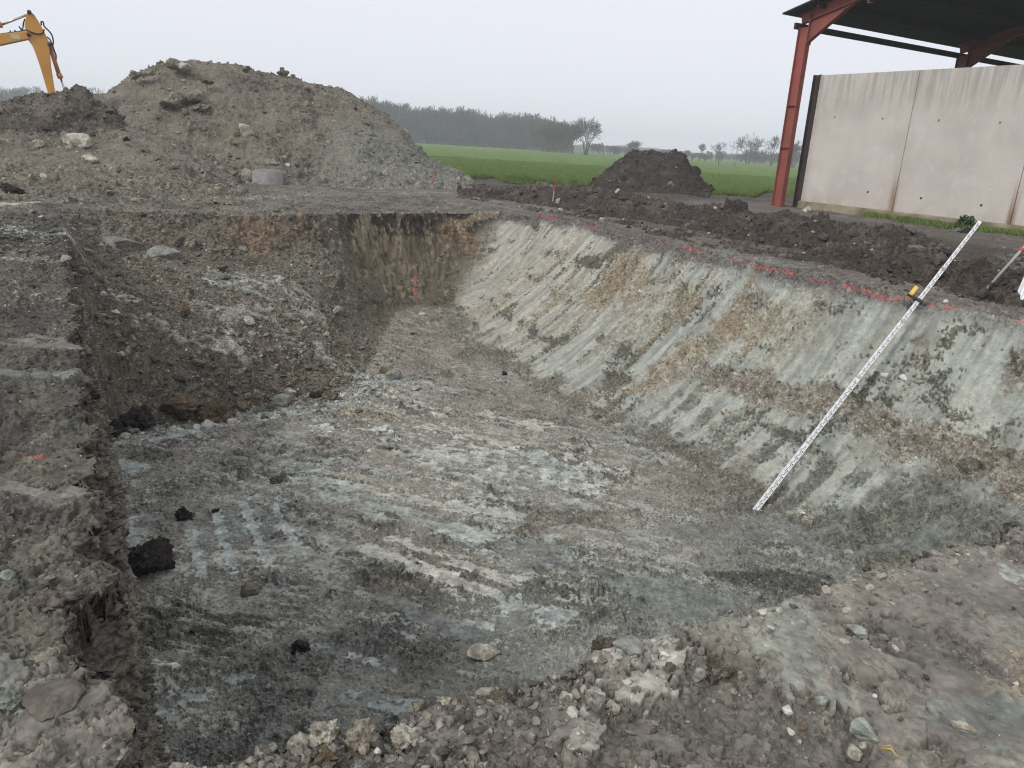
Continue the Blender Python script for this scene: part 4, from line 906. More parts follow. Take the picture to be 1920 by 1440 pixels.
# ------------------------------------------------------------------ tripod at the right edge
f1_, f2_ = surf(1847, 545), surf(1910, 562); hd = at_range(1985, 392, 12.0); gz = float(total_height([hd[0] + .6], [hd[1] + .5])[0])
tri = empty('survey_tripod', (hd[0], hd[1], float(total_height([hd[0]], [hd[1]])[0])), 0, 'survey tripod with splayed metal legs standing by the dark ridge at the right edge', 'tripod')
to = np.array(tri.location[:])
def tl(p): return tuple(np.asarray(p) - to)
bm = bmesh.new(); tube(bm, [tl(f1_), tl(hd)], .019, 10); l1_ = done('leg', bm, M['greypole'], tri, True)
bm = bmesh.new(); a_ = Vector(tl(f1_)); b_ = Vector(tl(hd)); tube(bm, [a_ - Vector((0, 0, .05)), a_ + (b_ - a_) * .10], .026, 8); done('foot', bm, M['black'], l1_)
bm = bmesh.new(); tube(bm, [a_ + (b_ - a_) * .50, a_ + (b_ - a_) * .525], .036, 10); done('leg_lock', bm, M['rodred'], l1_)
bm = bmesh.new(); a_ = Vector(tl(f2_)); d_ = (b_ - a_); rt = d_.to_track_quat('Z', 'Y').to_matrix(); box(bm, (a_ + b_) / 2, (.10, .035, d_.length), rt); box(bm, (a_ + b_) / 2 + rt @ Vector((.0, .02, 0)), (.03, .01, d_.length), rt); done('leg', bm, M['alu'], tri, bevel=.006)
bm = bmesh.new(); box(bm, (0, 0, b_.z - 0), (.18, .18, .07)); done('head', bm, M['alu'], tri, bevel=.02)
f3_ = np.array([hd[0] + .55, hd[1] + .45, gz]); bm = bmesh.new(); tube(bm, [tl(f3_), tl(hd)], .019, 10); done('leg', bm, M['greypole'], tri, True)

# ------------------------------------------------------------------ stakes and the concrete ring
for top, bot, wid_, lab, split in (((1042, 332), (1036, 377), .022, 'thin survey stake with red top and white foot beside the far corner of the pit', .42), ((813, 300), (811, 352), .018, 'thin reddish survey stake at the right foot of the spoil heap', .1)):
    q = surf(*bot); tp = at_range(top[0], top[1], math.hypot(q[0], q[1])); e = empty('survey_stake', q, 0, lab, 'survey stake')
    v = Vector(tp - q); rt = v.to_track_quat('Z', 'Y').to_matrix()
    bm = bmesh.new(); box(bm, v * (split / 2) - Vector((0, 0, .04)), (wid_, wid_, v.length * split + .08), rt); done('stake_shaft', bm, M['stakewood'] if split > .2 else M['post'], e)
    bm = bmesh.new(); box(bm, v * ((1 + split) / 2), (wid_ + .002, wid_ + .002, v.length * (1 - split)), rt); done('painted_tip', bm, M['stakered'], e)
q = surf(502, 342); ring = empty('concrete_ring', q, .4, 'short grey concrete manhole ring half buried at the foot of the spoil heap', 'manhole ring')
bm = bmesh.new()
for rr_, hh in ((.46, 0),):
    bmesh.ops.create_cone(bm, cap_ends=True, segments=36, radius1=.47, radius2=.46, depth=.55, matrix=Matrix.Translation((0, 0, .05)))
done('ring', bm, M['conc'], ring, bevel=.012)
bm = bmesh.new(); bmesh.ops.create_cone(bm, cap_ends=True, segments=30, radius1=.43, radius2=.41, depth=.05, matrix=Matrix.Translation((0, 0, .35)) @ Matrix.Rotation(.04, 4, 'X')); done('lid', bm, simple('dirty_lid', (.24, .215, .18), .9, 0, .3, 7, None, .01, 40), ring, bevel=.008)

# ------------------------------------------------------------------ field, grass, far hills
def grass_material():
    m, nt, b = newmat('grass_field'); L = nt.links.new; b.inputs['Roughness'].default_value = .9; b.inputs['Specular IOR Level'].default_value = .2
    tc = N_(nt, 'ShaderNodeTexCoord')
    mp = N_(nt, 'ShaderNodeMapping'); mp.inputs['Scale'].default_value = (.35, .16, 1); L(tc.outputs['Object'], mp.inputs['Vector'])
    n1 = N_(nt, 'ShaderNodeTexNoise'); n1.inputs['Scale'].default_value = 1.0; n1.inputs['Detail'].default_value = 8; n1.inputs['Roughness'].default_value = .7; L(mp.outputs[0], n1.inputs['Vector'])
    rp = N_(nt, 'ShaderNodeValToRGB'); e = rp.color_ramp.elements; e[0].position = .34; e[0].color = (.064, .112, .017, 1); e[1].position = .66; e[1].color = (.125, .195, .034, 1)
    x = rp.color_ramp.elements.new(.5); x.color = (.094, .156, .025, 1)
    L(n1.outputs['Fac'], rp.inputs[0]); L(rp.outputs[0], b.inputs['Base Color'])
    n2 = N_(nt, 'ShaderNodeTexNoise'); n2.inputs['Scale'].default_value = 3; n2.inputs['Detail'].default_value = 6; L(tc.outputs['Object'], n2.inputs['Vector'])
    bp = N_(nt, 'ShaderNodeBump'); bp.inputs['Distance'].default_value = .15; L(n2.outputs['Fac'], bp.inputs['Height']); L(bp.outputs[0], b.inputs['Normal'])
    return m
M['field'] = grass_material()
def field_z(x, y): return plateau(x, y) + .02
def edge_r(a): return 33.6 + 1.1 * pn(a * 30, a * 0, seed=601) + .5 * pn(a * 110, a * 0, seed=602) + 2.5 * sstep(.27, .36, a)
fa_ = np.linspace(-math.pi, math.pi, 2000)
fr_ = np.exp(np.linspace(0, math.log(695 / 33.0), 130)) - 1
A, K = np.meshgrid(fa_, np.arange(130))
Rr = edge_r(A.ravel().astype(f32)).reshape(A.shape) + fr_[K.astype(int)] * 33
x = (np.sin(A) * Rr).astype(f32).ravel(); y = (np.cos(A) * Rr).astype(f32).ravel(); z = field_z(x, y) - .08 * (K.ravel() == 0)
idx = np.arange(A.size).reshape(A.shape); F = np.stack([idx[:-1, :-1], idx[1:, :-1], idx[1:, 1:], idx[:-1, 1:]], -1).reshape(-1, 4)[:, ::-1]
tag(mesh_from('field', np.stack([x, y, z], -1), F, None, None, M['field']), kind='structure')
# bare yard behind the viewer
ya = np.linspace(aa[-1] - .02, 2 * math.pi + aa[0] + .02, 160); yr = np.exp(np.linspace(math.log(.25), math.log(36), 60)); A, Rr = np.meshgrid(ya, yr)
x = (np.sin(A) * Rr).astype(f32).ravel(); y = (np.cos(A) * Rr).astype(f32).ravel(); z = plateau(x, y) - .02
idx = np.arange(A.size).reshape(A.shape); F = np.stack([idx[:-1, :-1], idx[1:, :-1], idx[1:, 1:], idx[:-1, 1:]], -1).reshape(-1, 4)[:, ::-1]
tag(mesh_from('yard', np.stack([x, y, z], -1), F, np.tile(BROWN, (len(x), 1)), np.full(len(x), .7), EARTH), kind='structure')
def blades(name, P, h0, h1, wd, seed, mat, lean=.5):
    g = np.random.default_rng(seed); n = len(P); a = g.uniform(0, 2 * np.pi, n); h = g.uniform(h0, h1, n); w2 = wd * g.uniform(.6, 1.3, n)
    dx, dy = np.cos(a) * w2, np.sin(a) * w2; la = g.uniform(0, 2 * np.pi, n); lx, ly = np.cos(la) * h * lean * g.random(n), np.sin(la) * h * lean * g.random(n)
    v = np.stack([P + np.stack([-dx, -dy, 0 * h - .02], -1), P + np.stack([dx, dy, 0 * h - .02], -1), P + np.stack([lx * .4 + dx * .6, ly * .4 + dy * .6, h * .6], -1), P + np.stack([lx, ly, h], -1)], 1)
    F = np.arange(n * 4).reshape(n, 4)
    return tag(mesh_from(name, v.reshape(-1, 3), F, None, None, mat, smooth=False), kind='stuff')
M['blade'] = simple('grass_blade', (.09, .145, .025), .8, 0, 0, 1.5, (.15, .20, .05))
g = np.random.default_rng(11); n = 90000
a = g.uniform(azim(760, 300), azim(1530, 300), n).astype(f32); r_ = (edge_r(a) - .5 + 45 * g.random(n) ** 2.2).astype(f32)
x, y = np.sin(a) * r_, np.cos(a) * r_
blades('grass', np.stack([x, y, field_z(x, y)], -1), .05, .17, .022, 12, M['blade'])
# far low hills
ha = np.linspace(-.5, .75, 160); hr_ = np.linspace(430, 600, 12); A, Rr = np.meshgrid(ha, hr_)
hz = (2.6 + 1.6 * pn(A.ravel().astype(f32) * 9, A.ravel().astype(f32) * 0, seed=611) + .6 * pn(A.ravel().astype(f32) * 60, A.ravel().astype(f32) * 0, seed=612)).reshape(A.shape) * np.sin(np.linspace(0, np.pi, 12))[:, None] ** .6 * 1.5 - .6
idx = np.arange(A.size).reshape(A.shape); F = np.stack([idx[:-1, :-1], idx[1:, :-1], idx[1:, 1:], idx[:-1, 1:]], -1).reshape(-1, 4)[:, ::-1]
tag(mesh_from('hills', np.stack([(np.sin(A) * Rr).ravel(), (np.cos(A) * Rr).ravel(), hz.ravel()], -1), F, None, None, simple('wooded_hill', (.05, .055, .045), .95, 0, .3, .02)), kind='structure')

# ------------------------------------------------------------------ bare trees
def tree_segs(seed, height, stems=1, levels=6, spread=.55, trunk=.30, tr=.022, ratio=.76, up=.12, nb=(2, 3), minr=.012):
    g = random.Random(seed); out = []
    def grow(p, d, ln, rad, lv):
        k = 2 if lv > 1 else 1
        for i in range(k):
            d2 = (d + Vector((g.gauss(0, .10), g.gauss(0, .10), g.gauss(0, .06) + up * .5))).normalized(); q = p + d2 * ln / k; r2 = max(rad * (.86 if k == 2 else .75), minr)
            out.append((p, q, max(rad, minr), r2)); p, d, rad = q, d2, r2
            if lv < levels and i == 0 and k == 2 and g.random() < .55: side(p, d, ln, rad, lv)
        if lv >= levels: return
        n = g.choice(nb) if lv else max(3, nb[1])
        for j in range(n):
            ang = g.uniform(.55, 1.15) * spread; ph = 2 * math.pi * (j + g.random() * .6) / n
            u = d.orthogonal().normalized(); v = d.cross(u); d2 = (d * math.cos(ang) + (u * math.cos(ph) + v * math.sin(ph)) * math.sin(ang) + Vector((0, 0, up))).normalized()
            grow(p, d2, ln * ratio * g.uniform(.8, 1.15), rad * .68, lv + 1)
    def side(p, d, ln, rad, lv):
        ph = g.uniform(0, 2 * math.pi); u = d.orthogonal().normalized(); v = d.cross(u)
        d2 = (d * .55 + (u * math.cos(ph) + v * math.sin(ph)) * .8 + Vector((0, 0, up))).normalized(); grow(p, d2, ln * .62, rad * .5, lv + 1)
    for s_ in range(stems):
        ph = 2 * math.pi * s_ / stems + 1
        lean = .13 if stems > 1 else .03
        grow(Vector((.03 * height * math.cos(ph) * (stems > 1), .03 * height * math.sin(ph) * (stems > 1), -.1)), Vector((lean * math.cos(ph), lean * math.sin(ph), 1)).normalized(), height * trunk, height * tr, 0)
    S = np.array([[*p, *q, r0, r1] for p, q, r0, r1 in out], f32)
    k = height / S[:, 5].max(); S[:, :6] *= k
    return S
def seg_mesh(S, nside=3):
    p, q, r0, r1 = S[:, :3], S[:, 3:6], S[:, 6:7], S[:, 7:8]; d = q - p; d /= np.linalg.norm(d, axis=1, keepdims=True) + 1e-9
    u = np.cross(d, np.tile([.31, .17, .93], (len(S), 1))); u /= np.linalg.norm(u, axis=1, keepdims=True) + 1e-9; v = np.cross(d, u)
    ring = []
    for k in range(nside):
        c, s_ = math.cos(2 * math.pi * k / nside), math.sin(2 * math.pi * k / nside); ring.append((u * c + v * s_))
    V = np.stack([p + ring[k] * r0 for k in range(nside)] + [q + ring[k] * r1 for k in range(nside)], 1)
    f = np.array([[k, (k + 1) % nside, nside + (k + 1) % nside, nside + k] for k in range(nside)], np.int32)
    F = (f[None] + (np.arange(len(S)) * 2 * nside)[:, None, None]).reshape(-1, 4)
    return V.reshape(-1, 3).astype(f32), F
def tree(px, py_base, py_top, D, label, seed, mat=None, group=None, squash=1.0, **kw):
    P = at_range(px, py_base, D); zt = at_range(px, py_top, D)[2]; gz = float(plateau(np.array([P[0]], f32), np.array([P[1]], f32))[0]); h = zt - gz
    S = tree_segs(seed, h, **kw); S[:, [0, 1, 3, 4]] *= squash
    o = empty('bare_tree', (P[0], P[1], gz), seed * 1.3, label, 'tree', group)
    thick = S[:, 6] > h * .008
    V, F = seg_mesh(S[thick], 6); t = mesh_from('trunk', V, F, None, None, mat or M['bark']); t.parent = o
    V, F = seg_mesh(S[~thick], 3); c = mesh_from('crown', V, F, None, None, mat or M['bark'], smooth=False); c.parent = o
    return o
tree(1098, 290, 216, 190, 'tallest bare tree with several stems at the right end of the wood', 31, stems=4, levels=6, spread=.66, trunk=.24, squash=.95, minr=.020)
tree(1074, 288, 240, 200, 'small bare tree tucked between the brown thicket and the tallest bare tree', 5, stems=2, levels=5, spread=.6, trunk=.3, minr=.03)
tree(1186, 291, 262, 250, 'small fan shaped bare tree alone behind the dark topsoil heap', 6, stems=3, levels=6, spread=.6, trunk=.22, minr=.022, squash=1.2)
tree(1311, 298, 268, 225, 'thin bare tree with a ragged narrow crown right of the topsoil heap', 8, stems=1, levels=6, spread=.5, trunk=.35, minr=.018, squash=.8)
tree(1343, 298, 264, 225, 'slim bare tree with a small rounded crown left of the wide crowned tree', 9, stems=1, levels=6, spread=.6, trunk=.38, minr=.018)
tree(1401, 303, 247, 215, 'wide crowned bare tree standing left of the red shed post', 14, stems=2, levels=6, spread=.72, trunk=.21, minr=.022, squash=1.0, up=.06)
tree(1447, 303, 252, 215, 'tall thin bare tree partly hidden by the red shed post', 16, stems=1, levels=6, spread=.5, trunk=.35, minr=.018, squash=.7)
tree(1487, 306, 262, 200, 'bushy bare tree between the red post and the black wall post', 18, stems=3, levels=6, spread=.6, trunk=.2, minr=.025, squash=.9)
# brown thicket in front of the wood
P = at_range(1043, 288, 215); S = np.concatenate([tree_segs(70 + k, g.uniform(6.5, 8.8), stems=3, levels=5, spread=.6, trunk=.18, minr=.05) + np.array([ox, oy, 0, ox, oy, 0, 0, 0], f32) for k, (ox, oy) in enumerate([(-3, 0), (-1.2, 2), (.8, -1), (2.4, 1), (3.6, 0), (0, 3), (-2, 4), (1.8, 4)])])
V, F = seg_mesh(S); o = mesh_from('thicket', V, F, None, None, M['bark2'], smooth=False); o.location = (P[0], P[1], 0)
tag(o, 'dense brown rounded thicket at the right end of the wood', 'thicket')
# the wood on the skyline and the hedges: one mass
protos = []
for k in range(7):
    S = tree_segs(100 + k, 1.0, stems=1 + k % 2, levels=5, spread=.52, trunk=.30, minr=.0045, tr=.016); protos.append(S)
    print('wood proto', len(S))
def wood(name, skyline, D0, D1, count, seed, mat, wmin=.05, jit=.22, low=1.0):
    g = np.random.default_rng(seed); Vs, Fs, off = [], [], 0
    xs = [p[0] for p in skyline]; ys = [p[1] for p in skyline]
    for i in range(count):
        px = g.uniform(xs[0], xs[-1]); D = g.uniform(D0, D1); P = at_range(px, 280, D); top = at_range(px, np.interp(px, xs, ys), (D0 + D1) / 2)[2]
        h = max(1.0, top * g.uniform(1 - jit * 2.2, 1 + jit * .4)) * (1.4 if name == 'hedgerow' else 1)
        S = protos[g.integers(len(protos))].copy(); a = g.uniform(0, 6.28); c, s_ = math.cos(a), math.sin(a); S[:, :6] *= h
        wdt = g.uniform(.8, 1.15)
        for q in (0, 3): S[:, q], S[:, q + 1] = (S[:, q] * c - S[:, q + 1] * s_) * wdt + P[0], (S[:, q] * s_ + S[:, q + 1] * c) * wdt + P[1]
        S[:, 6:] = np.maximum(S[:, 6:] * h, wmin)
        if name == 'hedgerow': S[:, [2, 5]] -= .33 * h
        V, F = seg_mesh(S); Vs.append(V); Fs.append(F + off); off += len(V)
    return tag(mesh_from(name, np.concatenate(Vs), np.concatenate(Fs), None, None, mat, smooth=False), kind='stuff')
wood('wood', [(640, 186), (700, 189), (745, 199), (790, 196), (830, 210), (870, 202), (900, 212), (930, 219), (965, 213), (1000, 223), (1040, 226), (1066, 240)], 262, 330, 300, 21, M['bark'], .045)
wood('wood', [(-260, 150), (0, 163), (60, 156), (110, 172), (140, 160), (200, 166), (290, 172), (640, 192)], 300, 360, 200, 22, M['bark'], .05)
wood('hedgerow', [(-260, 182), (250, 196), (640, 222), (900, 240), (1030, 252), (1068, 266)], 258, 300, 620, 23, M['bark'], .06, low=1)
wood('hedgerow', [(1100, 266), (1140, 272), (1230, 279), (1300, 283), (1380, 282), (1440, 280), (1530, 284), (1600, 290)], 265, 420, 190, 24, M['bark'], .05)

# ------------------------------------------------------------------ fence along the far side of the field
fence = None; tops = []
for i, (bx, by, ht) in enumerate([(1131, 292, 9), (1143, 293, 9), (1150, 293, 9), (1160, 294, 9), (1246, 297, 10), (1270, 300, 10), (1296, 304, 13), (1321, 305, 13), (1347, 310, 15), (1377, 311, 7), (1443, 313, 10), (1479, 321, 16), (1545, 330, 17)]):
    d = ray(bx, by); D = min(230, max(90, 1.6 / -(d[2] / math.hypot(d[0], d[1])))); q = at_range(bx, by, D); q[2] = 0; h = ht / FPX * D
    if fence is None: fence = empty('field_fence', q, 0, 'old wire fence on leaning wooden posts along the far side of the field', 'fence'); fo = Vector(q)
    bm = bmesh.new(); v = Vector(q) - fo; tip_ = v + Vector((.06 * h * math.sin(i * 2.1), 0, h)); tube(bm, [v - Vector((0, 0, .3)), v, tip_], [.075, .075, .06], 7); done('post', bm, M['post'], fence); tops.append(tip_)
bm = bmesh.new()
for kk in (.95, .6):
    for a, b in zip(tops, tops[1:]): tube(bm, [Vector((a.x, a.y, a.z * kk)), Vector((b.x, b.y, b.z * kk))], .006, 3)
done('wire', bm, M['black'], fence)

# ------------------------------------------------------------------ plants at the foot of the wall
g = np.random.default_rng(31); n = 5200; ss = 13.6 - 4.6 * g.random(n); ww = 18.35 + .09 * g.normal(size=n) - .35 * g.random(n) ** 2 * (ss < 12.6)
keepm = pn((ss * 1.3).astype(f32), ss.astype(f32) * 0, seed=640) + sstep(13.0, 12.0, ss) * .5 > .1; ss, ww = ss[keepm], ww[keepm]
x, y = from_sw(ss, ww); pz = plateau(x.astype(f32), y.astype(f32))
blades('verge_grass', np.stack([x, y, pz], -1), .03, .17, .012, 32, M['blade'], .8)
q = surf(1844, 447); qq = from_sw(10.62, 18.22); wz_ = float(plateau(np.array([qq[0]], f32), np.array([qq[1]], f32))[0])
weed = empty('weed_clump', (qq[0], qq[1], wz_), 0, 'dark green leafy weed clump against the plinth of the concrete wall', 'weed')
g = np.random.default_rng(33); n = 520; u = g.normal(size=(n, 3)); u /= np.linalg.norm(u, axis=1, keepdims=True); u[:, 2] = np.abs(u[:, 2]); c = u * np.array([.26, .20, .34]) * g.uniform(.45, 1, (n, 1)) + np.array([0, 0, .03])
Mr = rand_rot(g, n); leaf = np.array([[-.035, 0, 0], [0, -.02, .006], [.04, 0, 0], [0, .02, .006]], f32); V = np.einsum('nij,kj->nki', Mr, leaf) + c[:, None, :]
o = mesh_from('foliage', V.reshape(-1, 3), np.arange(n * 4).reshape(n, 4), None, None, M['leaf'], False); o.parent = weed
bm = bmesh.new()
for k in range(9): tube(bm, [(0, 0, -.03), (.05 * math.cos(k), .05 * math.sin(k), .12), (.16 * math.cos(k * 1.7), .13 * math.sin(k * 1.7), .25)], .006, 5)
done('stem', bm, M['leaf'], weed)

# ------------------------------------------------------------------ stones one can point at
RC = {k: (col(*a), col(*b)) for k, a, b in (('pale', (.40, .37, .32), (.24, .21, .175)), ('brown', (.19, .155, .125), (.12, .095, .075)), ('red', (.15, .128, .11), (.10, .084, .073)), ('dark', (.062, .05, .044), (.04, .033, .03)), ('grey', (.26, .26, .245), (.18, .175, .16)), ('green', (.30, .32, .285), (.20, .205, .18)), ('white', (.52, .51, .48), (.4, .38, .35)), ('soil', (.27, .235, .195), (.19, .165, .135)), ('rust', (.22, .165, .11), (.13, .095, .07)))}
